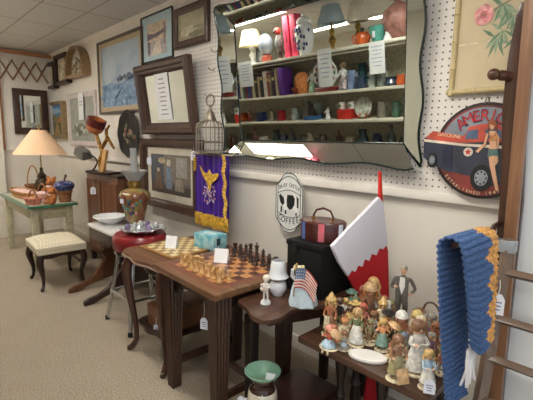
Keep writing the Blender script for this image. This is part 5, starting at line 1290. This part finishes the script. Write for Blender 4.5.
MB().prism([(-.03*H, .82*H), (.03*H, .82*H), (.035*H, .70*H), (.0, .58*H), (-.035*H, .70*H)], -.078*H, -.066*H).build('white_shirt', mat('white_shirt', (224, 222, 216), .5), t, bevel=.001)
MB().prism([(.0, .82*H), (.016*H, .835*H), (.016*H, .80*H), (-.016*H, .835*H), (-.016*H, .80*H)], -.10*H, -.09*H) if False else None
mb = MB()
for q in (-1, 1): mb.prism([(q*.03*H, .82*H), (q*.075*H, .79*H), (q*.08*H, .60*H), (q*.075*H, .44*H), (q*.02*H, .45*H), (q*.012*H, .58*H), (q*.042*H, .70*H)], -.080*H, -.058*H)
mb.build('coat_front', SUIT, t, bevel=.0015)
price_tag('pale price tag leaning on the suited man figurine', (pm.x-.045, pm.y-.05, pm.z+.175), .03, .05, .4, 0, ink=False)
# white oval plaque and loose tags
t = thing('oval_plaque', 'plain white oval plaque lying at the front edge of the figurine table', 'plaque', pq, .42)
MB().lathe([(0, 0), (.96, 0), (1, .004), (1, .011), (.96, .015), (0, .0155)], n=40, sx=.082, sy=.047).build('slab', mat('white_plaque', (238, 236, 232), .5, var=.01), t)
price_tag('white price tag tied to the blonde child figurine at the table front', (at_y(431, 380, 1.37).x, 1.362, at_y(431, 379, 1.37).z), .04, .055, .5, .03)

pc_ = at_y(434, 305, 1.60); single(MB().box((0, 0, 0), (.055, .002, .085)), 'price_card', mat('pale_lavender_card', (206, 210, 230), .7, var=.02), 'pale lavender card propped up at the back right of the figurine table', 'price card', (pc_.x, pc_.y+.12, .645), .3, smooth=False, rx=-.1)
# ------------------------------------------------------------------ big bevelled mirror leaning off the wall
TH = math.radians(5); P0 = Vector((-1.8, 2.045, 1.38)); NM = Vector((0, -math.cos(TH), -math.sin(TH)))
U0, U1, V0, V1 = -.585, .755, .128, .96
MGS = {'left': .15, 'right': .088, 'top': .142, 'bottom': .124}; ML, MR, MT, MBO = .15, .088, .142, .124
t = thing('scalloped_mirror', 'large wall mirror with a wavy mirrored border, reflecting shelves of wares', 'mirror', P0, rx=TH)
MB().box(((U0+U1)/2, .006, (V0+V1)/2), (U1-U0, .012, V1-V0)).build('mirror_glass', MIR, t, smooth=False)
def wave(s, L):   # scalloped outer edge
    return .010*math.cos(2*PI*s/L*3+.3)-.007*math.sin(PI*s/L)
TILT = {'left': 19, 'right': -9, 'top': 18, 'bottom': 24}
STRIPM = mirror_mat('border_mirror', (214, 220, 216))
NSEG = 36
def side_pts(name):
    inner, outer = [], []
    LU, LV = U1-U0+ML+MR, V1-V0+MT+MBO
    for i in range(NSEG+1):
        f = i/NSEG; e = 1 if 0 < i < NSEG else 0
        if name in ('top', 'bottom'):
            w = MGS[name]+wave(f*LU, LU)*e; s = 1 if name == 'top' else -1; v = V1 if name == 'top' else V0
            inner.append((U0+(U1-U0)*f, v)); outer.append((U0-ML+LU*f, v+s*w))
        else:
            w = MGS[name]+wave(f*LV, LV)*e; s = -1 if name == 'left' else 1; u = U0 if name == 'left' else U1
            inner.append((u, V0+(V1-V0)*f)); outer.append((u+s*w, V0-MBO+LV*f))
    return inner, outer
rim = []
for name in ('bottom', 'right', 'top', 'left'):
    inn, outp = side_pts(name); k = math.tan(math.radians(TILT[name])); mb = MB(); vs, fs = [], []
    dist = lambda p: abs(p[0]-(U0 if name == 'left' else U1)) if name in ('left', 'right') else abs(p[1]-(V1 if name == 'top' else V0))
    off = .0 if k > 0 else -.025
    for p in inn: vs.append((p[0], -.001+off*.0, p[1]))
    for p in outp: vs.append((p[0], -.001-k*dist(p), p[1]))
    n = len(inn)
    for p in outp: vs.append((p[0], .014 if k > 0 else .030, p[1]))
    for i in range(n-1): fs.append((i, i+1, n+i+1, n+i)); fs.append((n+i, n+i+1, 2*n+i+1, 2*n+i))
    mb.add(vs, fs, [0, 1]*(n-1)); o = mb.build('bevelled_border', [STRIPM, BLACK], t, smooth=False); o['label'] = name+' mirror border'
    ed = [(p[0], -.002-k*dist(p), p[1]) for p in outp]
    MB().tube(ed, .0055, 6).build('edge_strip', mat('dark_green_glass_edge', (34, 48, 44), .2, var=.1), t)
DGE = mat('dark_green_glass_edge', (34, 48, 44), .2, var=.1)
MB().tube([(U0, -.003, V0), (U0, -.003, V1), (U1, -.003, V1), (U1, -.003, V0)], .0045, 6, closed=True).build('inner_edge', DGE, t)
for a, b_ in (((U0, V1), (U0-ML, V1+MT)), ((U1, V1), (U1+MR, V1+MT)), ((U0, V0), (U0-ML, V0-MBO)), ((U1, V0), (U1+MR, V0-MBO))):
    mb = MB(); mb.tube([(a[0], -.004, a[1]), (b_[0], -.034 if b_[0] < 0 else .02, b_[1])], .0045, 5)
    mb.build('mitre_strip', DGE, t)
MB().box(((U0+U1)/2, .022, (V0+V1)/2), (U1-U0+.1, .012, V1-V0+.1)).build('backing_board', BLACK, t)

# ------------------------------------------------------------------ the shelf of wares across the aisle (seen in the mirror)
def refl(px, py, Y):
    d = ray(px, py); P = EYEP+d*((P0-EYEP).dot(NM)/d.dot(NM)); r = d-NM*(2*d.dot(NM)); return P+r*((Y-P.y)/r.y)
YF = .22; SH = [2.20, 1.755, 1.43, 1.10, .70, .30]
t = thing('display_shelf', 'white display shelving across the aisle, seen in the big mirror', 'shelf', (-3.35, .03, 0))
SHW = mat('cream_shelf_paint', (226, 222, 204), .5, var=.03)
for z in SH: MB().box((0, 0, z-.015), (3.3, .38, .03)).build('shelf_board', SHW, t, bevel=.003)
for x in (-1.64, 1.64): MB().box((x, 0, 1.09), (.03, .38, 2.18)).build('side_panel', SHW, t)
MB().box((0, -.185, 1.08), (3.3, .012, 2.16)).build('back_panel', mat('speckled_back_panel', (186, 182, 164), .8, var=.3, ns=110), t)
def sx(px, s, Y=.10): return refl(px, [50, 90, 119, 138][s], Y).x
def PXM(px, s): # metres per pixel of the photo at that place
    return (refl(px+1, 60, .10)-refl(px, 60, .10)).x*-1*-.72
def put(mb_or, *a): pass
G = 'wares on the display shelf'
def lath(name, prof, mats, label, cat, px, s, Y=.10, n=20, m=0, sc=1.0, **k):
    mb = MB(); mb.lathe([(r_*sc, z*sc) for r_, z in prof], n=n, m=m, **k)
    return single(mb, name, mats, label, cat, (sx(px, s, Y), Y, SH[s]+.0005))
BRD = mat('notice_print', (150, 158, 190), .8)
def notice(px, py0, py1, label):
    a, b_ = refl(px-7, py0, YF+.006), refl(px+7, py1, YF+.006); w, h = abs(b_.x-a.x), a.z-b_.z
    mb = MB().box((0, 0, 0), (w*1.2, .002, h))
    for i in range(6): mb.box((0, .0015, h*(.36-.12*i)), (w*(.9-.15*(i % 3)), .001, h*.022), 1)
    single(mb, 'shelf_notice', [WHITE, BRD], label, 'notice', ((a.x+b_.x)/2, YF+.006, (a.z+b_.z)/2), smooth=False)
notice(325, 50, 86, 'white printed notice hanging below the gold lamp in the mirror')
notice(377, 43, 73, 'white printed notice under the teal bowl reflected in the mirror')
notice(246, 63, 86, 'white notice at the left end of the reflected top shelf')
# top shelf
def lamp2(px, label, base_m, shade_c, H, rs, Y=.06):
    x = sx(px, 0, Y); t = thing('table_lamp', label, 'lamp', (x, Y, SH[0]+.0005))
    MB().lathe([(0, 0), (.07, 0), (.07, .02), (.02, .04), (.03, .08), (.05, .12), (.02, .17), (.035, .21), (.015, .26), (.01, H-.1), (0, H-.1)], n=18).build('base', base_m, t)
    MB().lathe([(rs, H-.2), (rs*.62, H), (rs*.6, H), (rs*.98, H-.2)], n=30, lobes=24, lobe=.012).build('lamp_shade', mat('shade_'+'_'.join(map(str, shade_c)), shade_c, .8, var=.04), t)
lamp2(333, 'gold based lamp with a pale blue pleated shade, in the mirror', BRASS, (176, 196, 206), .50, .165, -.06)
lamp2(359, 'smaller gold candlestick lamp behind the orange teapot, in the mirror', BRASS, (214, 206, 186), .46, .12, -.08)
lamp2(252, 'white based lamp with a cream cone shade at the left of the reflected shelf', WHITEC, (226, 212, 168), .44, .17)
t = thing('ginger_jar', 'blue and white lidded ginger jar reflected in the mirror', 'jar', (sx(307, 0), .125, SH[0]+.0005))
MB().lathe([(0, 0), (.07, 0), (.075, .03), (.10, .12), (.115, .22), (.11, .29), (.08, .34), (.06, .35), (0, .35)], n=24).build('body', WHITEC, t)
MB().lathe([(.085, .345), (.088, .38), (.06, .41), (.02, .425), (.02, .445), (0, .45)], n=20).build('lid', WHITEC, t)
mb = MB(); R = random.Random(3)
for k in range(26):
    a = PI/2+R.uniform(-1.2, 1.2); z = R.uniform(.06, .30); rr = .078+.033*min(1, z/.2)
    mb.ell((rr*math.cos(a), rr*math.sin(a), z), (.016, .012, .022), 0, 7, 5)
mb.build('blue_branches', mat('cobalt_blue', (44, 62, 116), .3), t)
for px, lab, dx in ((290, 'tall hot pink box with a dark slot, in the mirror', 0), (297, 'second hot pink box standing beside the first, in the mirror', 0)):
    t = thing('pink_box', lab, 'box', (sx(px, 0), .09, SH[0]+.0005)); w = .085
    MB().box((0, 0, .24), (w, .12, .48)).build('body', mat('hot_pink_card', (226, 66, 104), .5), t, bevel=.003); MB().box((.0, .0605, .24), (.012, .002, .14)).build('slot', BLACK, t)
lath('pottery_vase', [(0, 0), (.08, 0), (.14, .08), (.165, .18), (.14, .27), (.07, .32), (.035, .34), (.035, .40), (.05, .42), (.04, .42), (.03, .38), (0, .38)], mat('mauve_pottery', (150, 104, 96), .45, var=.2, ns=20), 'large round mauve pottery vase reflected in the mirror', 'vase', 399, 0, .05, 28)
t = thing('teapot', 'orange teapot with a dark knob reflected in the mirror', 'teapot', (sx(364, 0), .12, SH[0]+.0005))
ORP = mat('orange_glaze', (206, 96, 48), .3, coat=.4)
MB().lathe([(0, 0), (.06, 0), (.075, .03), (.08, .08), (.06, .115), (.04, .125), (0, .125)], n=20).build('body', ORP, t)
MB().tube(smoothline([(-.07, 0, .10), (-.12, 0, .09), (-.12, 0, .04), (-.07, 0, .03)], 4), .01, 7).build('handle', ORP, t); MB().tube([(.07, 0, .05), (.11, 0, .08), (.125, 0, .115)], [.02, .014, .011], 8).build('spout', ORP, t)
MB().lathe([(0, .12), (.02, .12), (.022, .15), (.012, .165), (0, .17)], n=12).build('knob', BLACK, t)
t = thing('teal_bowl', 'teal flared bowl with a white tag, reflected in the mirror', 'bowl', (sx(380, 0), .12, SH[0]+.0005))
MB().lathe([(0, 0), (.06, 0), (.075, .05), (.10, .15), (.095, .15), (.07, .05), (0, .015)], n=24).build('bowl', mat('teal_glaze', (84, 160, 148), .3, coat=.4), t); MB().box((.0, .092, .07), (.03, .004, .06)).build('tag', TAGW, t)
lath('paper_cone', [(0, 0), (.045, 0), (.01, .11), (0, .115)], WHITEC, 'small white cone ornament beside the teal bowl in the mirror', 'ornament', 388, 0, .15)
t = thing('photo_frame', 'grey picture frame standing on the reflected top shelf', 'frame', (sx(257, 0), .05, SH[0]+.0005), rx=.1)
MB().ring(.15, .22, [(0, 0), (0, .02), (.03, .02), (.03, 0)]).build('frame', mat('pewter_grey', (120, 120, 124), .4, .5), t); MB().box((0, .004, .11), (.1, .006, .17)).build('backing', mat('grey_photo', (150, 150, 150), .5, var=.2), t)
t = thing('balloon_ornament', 'blue grey balloon shaped ornament on a red base in the mirror', 'ornament', (sx(265, 0), .08, SH[0]+.0005))
MB().ell((0, 0, .22), (.11, .09, .13), 0, 20, 12).build('globe', mat('blue_grey_globe', (142, 148, 160), .35), t); MB().lathe([(0, 0), (.07, 0), (.075, .06), (.04, .09), (0, .1)], n=16).build('base', mat('brick_red_base', (150, 66, 50), .5), t)
t = thing('parrot_ornament', 'upright grey and red bird ornament in the mirror, left of the pink boxes', 'ornament', (sx(279, 0), .08, SH[0]+.0005))
MB().lathe([(0, 0), (.05, 0), (.03, .03), (.02, .1), (0, .1)], n=14).build('perch', DARKWOOD, t)
mb = MB(); mb.ell((0, 0, .2), (.06, .06, .11), 0, 14, 9); mb.ell((0, .02, .34), (.045, .05, .045), 1, 12, 8); mb.tube([(0, .06, .34), (0, .09, .325), (0, .09, .30)], [.018, .012, .004], 7, 2); mb.tube([(0, -.03, .15), (.01, -.06, .05)], [.03, .012], 7); mb.build('body', [mat('grey_feather', (108, 108, 104), .6, var=.3, ns=40), mat('red_feather', (196, 84, 72), .6), BLACK], t)
# second shelf: books and ornaments
BC = [(40, 60, 120), (196, 190, 170), (60, 110, 100), (120, 40, 70), (44, 70, 140), (90, 60, 90), (196, 182, 150), (70, 66, 60), (176, 150, 130), (40, 44, 50), (206, 200, 190), (150, 60, 60), (120, 110, 90), (60, 40, 60), (190, 176, 150), (52, 90, 84)]
BN = ['navy', 'cream', 'green', 'maroon', 'royal blue', 'plum', 'buff', 'charcoal', 'dusty pink', 'black', 'ivory', 'red', 'khaki', 'aubergine', 'sand', 'dark teal']
x = sx(243, 1); x1 = sx(284, 1); k = 0; R = random.Random(21)
while x < x1-.05 and k < 24:
    w = R.uniform(.035, .07); h = R.uniform(.27, .36)
    t = thing('book', f'{BN[k % 16]} upright book on the reflected shelf, {"first" if k < 16 else "second"} of that colour from the left', 'book', (x+w/2, .09, SH[1]+.0005), 0, 'books on the reflected shelf')
    MB().box((0, 0, h/2), (w-.002, .2, h)).build('cover', mat('book_'+BN[k % 16].replace(' ', '_'), BC[k % 16], .6), t, bevel=.003)
    MB().box((0, .1008, h*.72), (w*.6, .002, h*.12)).build('spine_label', mat('gilt_label', (196, 176, 120), .5), t)
    x += w; k += 1
t = thing('book', 'tall purple book at the right end of the row in the mirror', 'book', (sx(287.5, 1), .12, SH[1]+.0005), 0, 'books on the reflected shelf'); MB().box((0, 0, .17), (.075, .2, .34)).build('cover', mat('book_purple', (98, 52, 140), .5), t, bevel=.02)
lath('wicker_basket', [(0, 0), (.07, 0), (.10, .12), (.09, .2), (.05, .25), (0, .26)], mat('orange_wicker', (206, 126, 70), .7, var=.3, ns=50), 'orange wicker basket beside the purple book in the mirror', 'basket', 303, 1)
lath('red_bowl', [(0, 0), (.03, 0), (.055, .05), (.06, .08), (.055, .08), (0, .03)], mat('red_lacquer', (140, 52, 44), .3), 'small red bowl at the front of the reflected book shelf', 'bowl', 296, 1, .16)
def doll(px, s, label, c1, c2, H=.26, Y=.10):
    t = thing('china_figure', label, 'figurine', (sx(px, s, Y), Y, SH[s]+.0005), PI)
    mb = MB(); add_body(mb, H, dict(skin=0, top=1, bottom=2, sock=0, shoe=2, eye=3, lip=3)); mb.build('body', [WHITEC, c1, c2, EYEC], t)
    MB().lathe([(.19*H, .03*H), (.16*H, .25*H), (.09*H, .48*H), (0, .5*H)], n=18).build('gown', c2, t); MB().ell((0, .02*H, .83*H), (.12*H, .115*H, .115*H), 0, 12, 8).build('hair', mat('china_hair', (120, 96, 70), .4), t)
GRNW = mat('green_white_glaze', (160, 190, 166), .3, var=.3, ns=30)
doll(313, 1, 'white and green china lady left of the oval plate in the mirror', WHITEC, GRNW, .30)
doll(344, 1, 'white china lady right of the oval plate in the mirror', WHITEC, mat('dark_spot_glaze', (150, 140, 140), .3, var=.5, ns=40), .32)
t = thing('oval_plate', 'upright white oval plate with flowers on a red stand in the mirror', 'plate', (sx(328, 1), .13, SH[1]+.0005))
mb = MB(); mb.T = Matrix.Translation((0, 0, .20)) @ Matrix.Rotation(-PI/2, 4, 'X'); mb.lathe([(0, -.005), (.14, -.005), (.18, .015), (.17, .02), (.13, .005), (0, .005)], n=30, sy=.9); mb.T = Matrix.Identity(4); mb.build('plate', WHITEC, t)
MB().lathe([(0, 0), (.15, 0), (.19, .04), (.17, .05), (.1, .03), (0, .03)], n=26, sy=.35).build('red_stand', mat('red_lacquer', (160, 44, 40), .3), t)
mb = MB(); R = random.Random(5); [mb.ell((.14*math.cos(a), .012, .20+.125*math.sin(a)), (.02, .005, .02), k % 2, 7, 5) for k, a in enumerate([2*PI*i/12 for i in range(12)])]; mb.build('painted_flowers', [mat('plate_green', (110, 150, 100), .4), mat('plate_rose', (206, 140, 140), .4)], t)
def jug(px, s, label, m_, H=.16, r=.06, Y=.10, glass=False):
    t = thing('jug', label, 'jug', (sx(px, s, Y), Y, SH[s]+.0005))
    MB().lathe([(0, 0), (r*.8, 0), (r, H*.3), (r*.75, H*.7), (r*.85, H), (r*.75, H), (r*.65, H*.7), (0, H*.1)], n=20).build('body', m_, t)
    MB().tube(smoothline([(r*.8, 0, H*.9), (r*1.5, 0, H*.75), (r*1.4, 0, H*.4), (r*.9, 0, H*.25)], 4), r*.12, 7).build('handle', m_, t)
BLG = mat('pale_blue_glass', (130, 150, 190), .15, var=.15, coat=.5); CLR = mat('smoky_glass', (150, 158, 152), .1, var=.2, coat=.6); DKG = mat('dark_blue_glass', (40, 56, 80), .15, coat=.5)
jug(352, 1, 'pale blue glass jug on the reflected second shelf', BLG, .2, .055)
jug(361, 1, 'dark blue glass jug next to the pale blue one in the mirror', DKG, .13, .07, .14)
jug(363, 1, 'teal jug at the back of the reflected second shelf', mat('dark_teal_glaze', (50, 96, 104), .3), .27, .055, -.08)
jug(373, 1, 'smoky glass jug under the notice in the mirror', CLR, .16, .06)
jug(382, 1, 'taller smoky glass jug to the right on the reflected second shelf', CLR, .18, .05)
jug(392, 1, 'short dark jug near the right end of the reflected second shelf', DKG, .09, .07)
jug(401, 1, 'orange jug at the right end of the reflected second shelf', ORP, .10, .05)
# third shelf
def plainbox(px, s, label, c, d, Y=.10, base=0):
    single(MB().box((0, 0, d[2]/2), d), 'gift_box', mat('box_%d_%d_%d' % c, c, .5), label, 'box', (sx(px, s, Y), Y, SH[s]+base+.0005), bevel=.004)
plainbox(348, 2, 'red box under the two white mugs in the mirror', (206, 52, 40), (.19, .15, .11))
plainbox(262, 2, 'dark blue box on the reflected third shelf', (44, 62, 116), (.10, .10, .12))
plainbox(282, 2, 'small red box on the reflected third shelf', (186, 44, 50), (.06, .10, .13))
plainbox(313, 2, 'flat blue box on the reflected third shelf', (70, 116, 170), (.20, .14, .045))
for px, lab in ((343, 'white flowered mug on the left end of the red box in the mirror'), (353, 'white flowered mug on the right end of the red box in the mirror')):
    t = thing('mug', lab, 'mug', (sx(px, 2), .10, SH[2]+.1105), 0, 'white mugs on the red box')
    MB().lathe([(0, 0), (.042, 0), (.046, .08), (.042, .08), (.038, .01), (0, .01)], n=20).build('cup', WHITEC, t); MB().tube(smoothline([(-.043, 0, .065), (-.075, 0, .06), (-.07, 0, .025), (-.042, 0, .02)], 4), .006, 6).build('handle', WHITEC, t)
    MB().ell((0, .044, .04), (.018, .004, .02), 0, 8, 6).build('flower_print', mat('plate_green', (110, 150, 100), .4), t)
t = thing('display_plate', 'flowered plate on a little wooden stand in the mirror', 'plate', (sx(365, 2), .12, SH[2]+.0005))
mb = MB(); mb.T = Matrix.Translation((0, 0, .125)) @ Matrix.Rotation(-PI/2+.15, 4, 'X'); mb.lathe([(0, -.004), (.09, -.004), (.11, .01), (.1, .012), (.08, .003), (0, .003)], n=26); mb.T = Matrix.Identity(4); mb.build('plate', mat('floral_plate', (196, 206, 186), .3, var=.3, ns=24), t)
mb = MB(); [mb.tube([(q*.05, .05, .0075), (q*.02, -.01, .08), (q*.03, -.05, .0075)], .007, 6) for q in (-1, 1)]; mb.build('plate_stand', ORP, t)
jug(382, 2, 'grey stoneware tankard on the reflected third shelf', mat('stoneware', (128, 124, 112), .5, var=.25, ns=20), .17, .055)
jug(308, 2, 'grey stoneware urn on the reflected third shelf', mat('stoneware', (128, 124, 112), .5), .22, .06, .02)
jug(295, 2, 'smoky cut glass jug on the reflected third shelf', CLR, .15, .06)
jug(396, 2, 'green glass jug at the right end of the reflected third shelf', mat('bottle_green_glass', (60, 96, 76), .15, coat=.5), .16, .05)
doll(328, 2, 'white cherub figure on the reflected third shelf', WHITEC, WHITEC, .17, .16)
doll(272, 2, 'small figure in cream on the reflected third shelf', mat('cream_glaze2', (206, 196, 170), .4), mat('cream_glaze2', (206, 196, 170), .4), .17)
doll(250, 2, 'small red figure at the left of the reflected third shelf', mat('red_lacquer', (160, 44, 40), .3), mat('red_lacquer', (160, 44, 40), .3), .18)
lath('orange_pot', [(0, 0), (.05, 0), (.075, .06), (.05, .11), (.03, .12), (0, .12)], ORP, 'round orange pot at the far left of the reflected third shelf', 'pot', 245, 2, .02)
lath('glass_vase', [(0, 0), (.05, 0), (.03, .05), (.07, .14), (.06, .2), (.055, .2), (0, .06)], CLR, 'smoky glass vase behind the white cherub in the mirror', 'vase', 320, 2, -.02)
# lower shelves: darker goods
R = random.Random(33); DK = [(54, 56, 60), (70, 50, 44), (40, 60, 64), (90, 84, 78), (120, 60, 56), (60, 66, 96), (150, 140, 120), (196, 190, 176)]
NM2 = ['charcoal', 'dark brown', 'dark teal', 'stone grey', 'brick red', 'slate blue', 'tan', 'pale cream']
KIND = [('vase', [(0, 0), (.05, 0), (.07, .08), (.04, .15), (.05, .2), (.045, .2), (0, .15)]), ('jar', [(0, 0), (.06, 0), (.065, .12), (.05, .14), (.05, .16), (0, .17)]), ('bottle', [(0, 0), (.04, 0), (.042, .12), (.015, .16), (.015, .22), (0, .22)]), ('pot', [(0, 0), (.06, 0), (.08, .06), (.06, .11), (.065, .12), (0, .115)])]
PL = ['far left', 'left', 'middle left', 'middle right', 'right', 'far right']
for s, nm in ((3, 'fourth'), (4, 'fifth')):
    for k in range(18):
        x = -4.85+k*.175+R.uniform(-.03, .03); kd, pr = KIND[(k+s) % 4]; ci = (k*3+s) % 8; sc = R.uniform(.85, 1.25)
        mb = MB(); mb.lathe([(r_*sc, z*sc) for r_, z in pr], n=16)
        single(mb, kd, mat('ware_'+NM2[ci].replace(' ', '_'), DK[ci], .25, var=.2, ns=20, coat=.4), f'{NM2[ci]} {kd} on the {nm} display shelf, towards the {PL[k//3]}', kd, (x, .06+R.uniform(-.05, .08), SH[s]+.0005))
# ------------------------------------------------------------------ right hand end: board, coat upright, ladder, throw
YB = 1.85
pb, pt = at_y(512.5, 215, YB), at_y(533, -10, YB); dx = (pt.x-pb.x)/(pt.z-pb.z)
t = thing('wooden_board', 'tall brown wooden board standing upright against the white partition', 'board', (pb.x-dx*pb.z, YB, 0), ry=math.atan(dx))
MB().box((0, 0, 1.28), (.046, .03, 2.56)).build('plank', wood('weathered_oak', (112, 74, 50), (152, 110, 78), 'z'), t, bevel=.003)
YC_ = 1.93
def yc(L): return [(at_y(a, b_, YC_).x, at_y(a, b_, YC_).z) for a, b_ in L]
Lc = yc([(524, 5), (519, 20), (515, 40), (511, 62), (508, 85), (505.5, 108), (505, 132), (504.5, 160), (503, 200), (499, 240), (494, 290), (489, 340), (484, 400)])
x_b = Lc[-1][0]
poly = [(x, z) for x, z in Lc]+[(x_b, 0), (x_b+.09, 0)]+[(x+.085, z) for x, z in reversed(Lc)]
t = thing('coat_upright', 'dark curved wooden coat upright with a rounded peg, behind the brown board', 'coat rack', (x_b+.04, YC_-.05, 0))
o_ = (x_b+.04)
DKP = wood('dark_polished', (46, 26, 18), (82, 46, 30), 'z', rough=.25)
MB().prism([(x-o_, z) for x, z in poly], .0, .035).build('upright', DKP, t, bevel=.006)
pg = at_y(498, 76, YC_-.05); pe = at_y(512, 77, YC_-.02)
v_ = Vector((pg.x-o_, -.055, pg.z)); e_ = Vector((pe.x-o_, .005, pe.z))
MB().tube([e_, v_.lerp(e_, .45), v_.lerp(e_, .25)], [.019, .022, .016], 10).ell(v_, (.024, .024, .024), 0, 14, 9).build('peg', wood('worn_peg', (70, 42, 28), (112, 70, 46), 'z', rough=.3), t)
RZ = 1.20; RX0, RX1 = -.452, -.475
RY0, RY1 = 1.66, 1.235
MB().tube([(-.507-o_, .02, RZ-.02), (-.50-o_, -.09, RZ-.02), (RX0-o_, RY0-.06-YC_+.05, RZ-.01), (RX1-o_+.006, RY1-YC_+.05+.06, RZ-.004)], .012, 10).build('arm', DKP, t)
# ladder
a, b_ = at_y(510.5, 236, 1.765), at_y(480, 400, 1.50); d = (b_-a)/(b_.z-a.z); foot = a+d*(0-a.z)
t = thing('blanket_ladder', 'grey brown wooden blanket ladder leaning at the right edge, beside the blue throw', 'ladder', foot)
LAD = wood('driftwood', (94, 76, 62), (136, 114, 96), 'z'); LADX = wood('driftwood_rung', (90, 70, 56), (130, 106, 88), 'x')
hz = a.z-.012
def rail(x): return MB().tube([(x, 0, 0), (x+d.x*hz, d.y*hz, hz)], .025, 4)
rail(0).build('rail', LAD, t, bevel=.003); rail(.42).build('rail', LAD, t, bevel=.003)
for (px, py) in ((505, 272), (500, 318), (495, 357), (486, 398)):
    f_ = None; lo, hi = 0.0, hz
    for _ in range(40):
        mid = (lo+hi)/2; q = foot+d*mid; c_ = ROT.transposed() @ (q-EYEP); yy = CY-F*c_.y/-c_.z
        if yy > py: lo = mid
        else: hi = mid
    q = d*lo
    MB().tube([(q.x+.0, q.y, q.z), (q.x+.42, q.y, q.z)], .017, 4, flat=1.3).build('rung', LADX, t, bevel=.002)
q = d*(hz-.025); MB().box((q.x-.01, q.y-.006, q.z), (.075, .05, .045)).build('bracket', mat('clear_grey_plastic', (150, 156, 162), .3, var=.05), t, bevel=.004)
# crocheted throw over the arm
m, nt, b = _new('blue_yarn')
n = noise(nt, coords(nt, (3, 3, 30)), 26, 6, .5)
nt.links.new(ramp(nt, n, [(.30, (40, 60, 100)), (.5, (68, 98, 146)), (.7, (104, 136, 182))]), b.inputs['Base Color']); b.inputs['Roughness'].default_value = .95; bump(nt, b, n, .6, .004)
YARN = m; ORY = mat('orange_yarn', (216, 156, 88), .95, var=.22, ns=70, bmp=.5)
t = thing('crocheted_throw', 'ribbed blue crocheted throw with an orange zigzag edge, hanging over the arm by the ladder', 'throw', ((RX0+RX1)/2, (RY0+RY1)/2, RZ))
LFr, LBk, RR = .34, .60, .036
def prof(s):       # s: 0 at the front hem, over the arm, down the back
    if s < LFr: return (RR+.004*math.sin(s*7), s-LFr), (1, 0)
    a = (s-LFr)/RR
    if a < PI: return (RR*math.cos(a), RR*math.sin(a)*.9), (math.cos(a), math.sin(a))
    q = s-LFr-PI*RR; return (-RR-.012*q-.004*math.sin(q*6), -q), (-1, 0)
NS_, NV = 300, 26; Ltot = LFr+PI*RR+LBk; vs, fs, ms = [], [], []
for i in range(NS_+1):
    s = Ltot*i/NS_; 
    for j in range(NV+1):
        v = j/NV; s2 = s
        if s < .12: s2 = s+(.12-s)*0
        (x, z), (nx, nz) = prof(s2); dd = .0032*math.sin(2*PI*s/.0215+.7*math.sin(v*5+s*4))
        taper = 1.0
        y = RY1+.005+(v)*(RY0-RY1-.175)*taper
        hang = 0
        if s < LFr: 
            z = z*(1.0) ; z -= (LFr-s)/LFr*.05*math.sin(v*PI*.9)
            y += (LFr-s)*.30*(1-v); x += (LFr-s)*.06
        if s > LFr+PI*RR: q_ = s-LFr-PI*RR; y += q_*.20*(1-v); x += q_*.055
        x += (RX1+(RX0-RX1)*v)-(RX0+RX1)/2
        vs.append((x+.012+nx*dd, y-(RY0+RY1)/2, z+nz*dd-.004))
def tri(x): x = x % 1; return abs(2*x-1)
for i in range(NS_):
    for j in range(NV):
        q = i*(NV+1)+j; fs.append((q, q+1, q+NV+2, q+NV+1)); s = Ltot*(i+.5)/NS_; v = (j+.5)/NV
        edge = .66+.24*tri(s/.085)
        if abs(s-LFr-RR) < .09: edge -= .06
        ms.append(1 if v > edge and s < LFr+.16 else 0)
cl = MB().add(vs, fs, ms).build('cloth', [YARN, ORY], t, ang=80)
sm = cl.modifiers.new('thickness', 'SOLIDIFY'); sm.thickness = .006; sm.offset = 0
mb = MB(); R = random.Random(5)
for k in range(9):
    v = .30+.04*k; y = RY1+.005+v*(RY0-RY1-.175)+.06-(RY0+RY1)/2; z0 = -LFr-.035
    mb.tube([(RR+.005, y, z0), (RR+R.uniform(-.008, .01), y+R.uniform(-.01, .01), z0-.06), (RR+R.uniform(-.012, .012), y+R.uniform(-.015, .01), z0-.14)], [.007, .006, .004], 6)
mb.build('tassel', mat('white_yarn', (226, 224, 224), .9), t)
pt_ = at_y(498.5, 294, 1.50)
price_tag('white handwritten price tag hanging beside the blue throw on the ladder', (pt_.x, pt_.y, pt_.z), .042, .075, .25, .05)
# ------------------------------------------------------------------ light and look
for (x, y, lab) in ((-3.05, -1.95, 'ceiling troffer light behind the display shelf, the nearer of the pair seen in the mirror'), (-4.40, -1.80, 'ceiling troffer light behind the display shelf, the farther of the pair seen in the mirror'), (-1.75, .9, 'ceiling troffer light above the chess table'), (-4.1, .25, 'ceiling troffer light added out of view above the aisle by the marble topped table'), (-5.6, .25, 'ceiling troffer light added out of view above the aisle near the end wall'), (-.3, .3, 'ceiling troffer light right above the photographer'), (.9, -1.4, 'ceiling troffer light by the shop front')):  # both aisle troffers are added out of view to brighten the left end
    troffer(x, y, lab)
W = bpy.data.worlds.new('daylight'); S.world = W; W.use_nodes = True
W.node_tree.nodes['Background'].inputs[0].default_value = (.80, .90, 1.0, 1); W.node_tree.nodes['Background'].inputs[1].default_value = .8
S.view_settings.view_transform = 'Standard'; S.view_settings.look = 'None'; S.view_settings.gamma = 1.0; S.view_settings.exposure = 0.27
S.cycles.use_denoising = True; S.cycles.max_bounces = 8; S.cycles.caustics_reflective = False; S.cycles.caustics_refractive = False
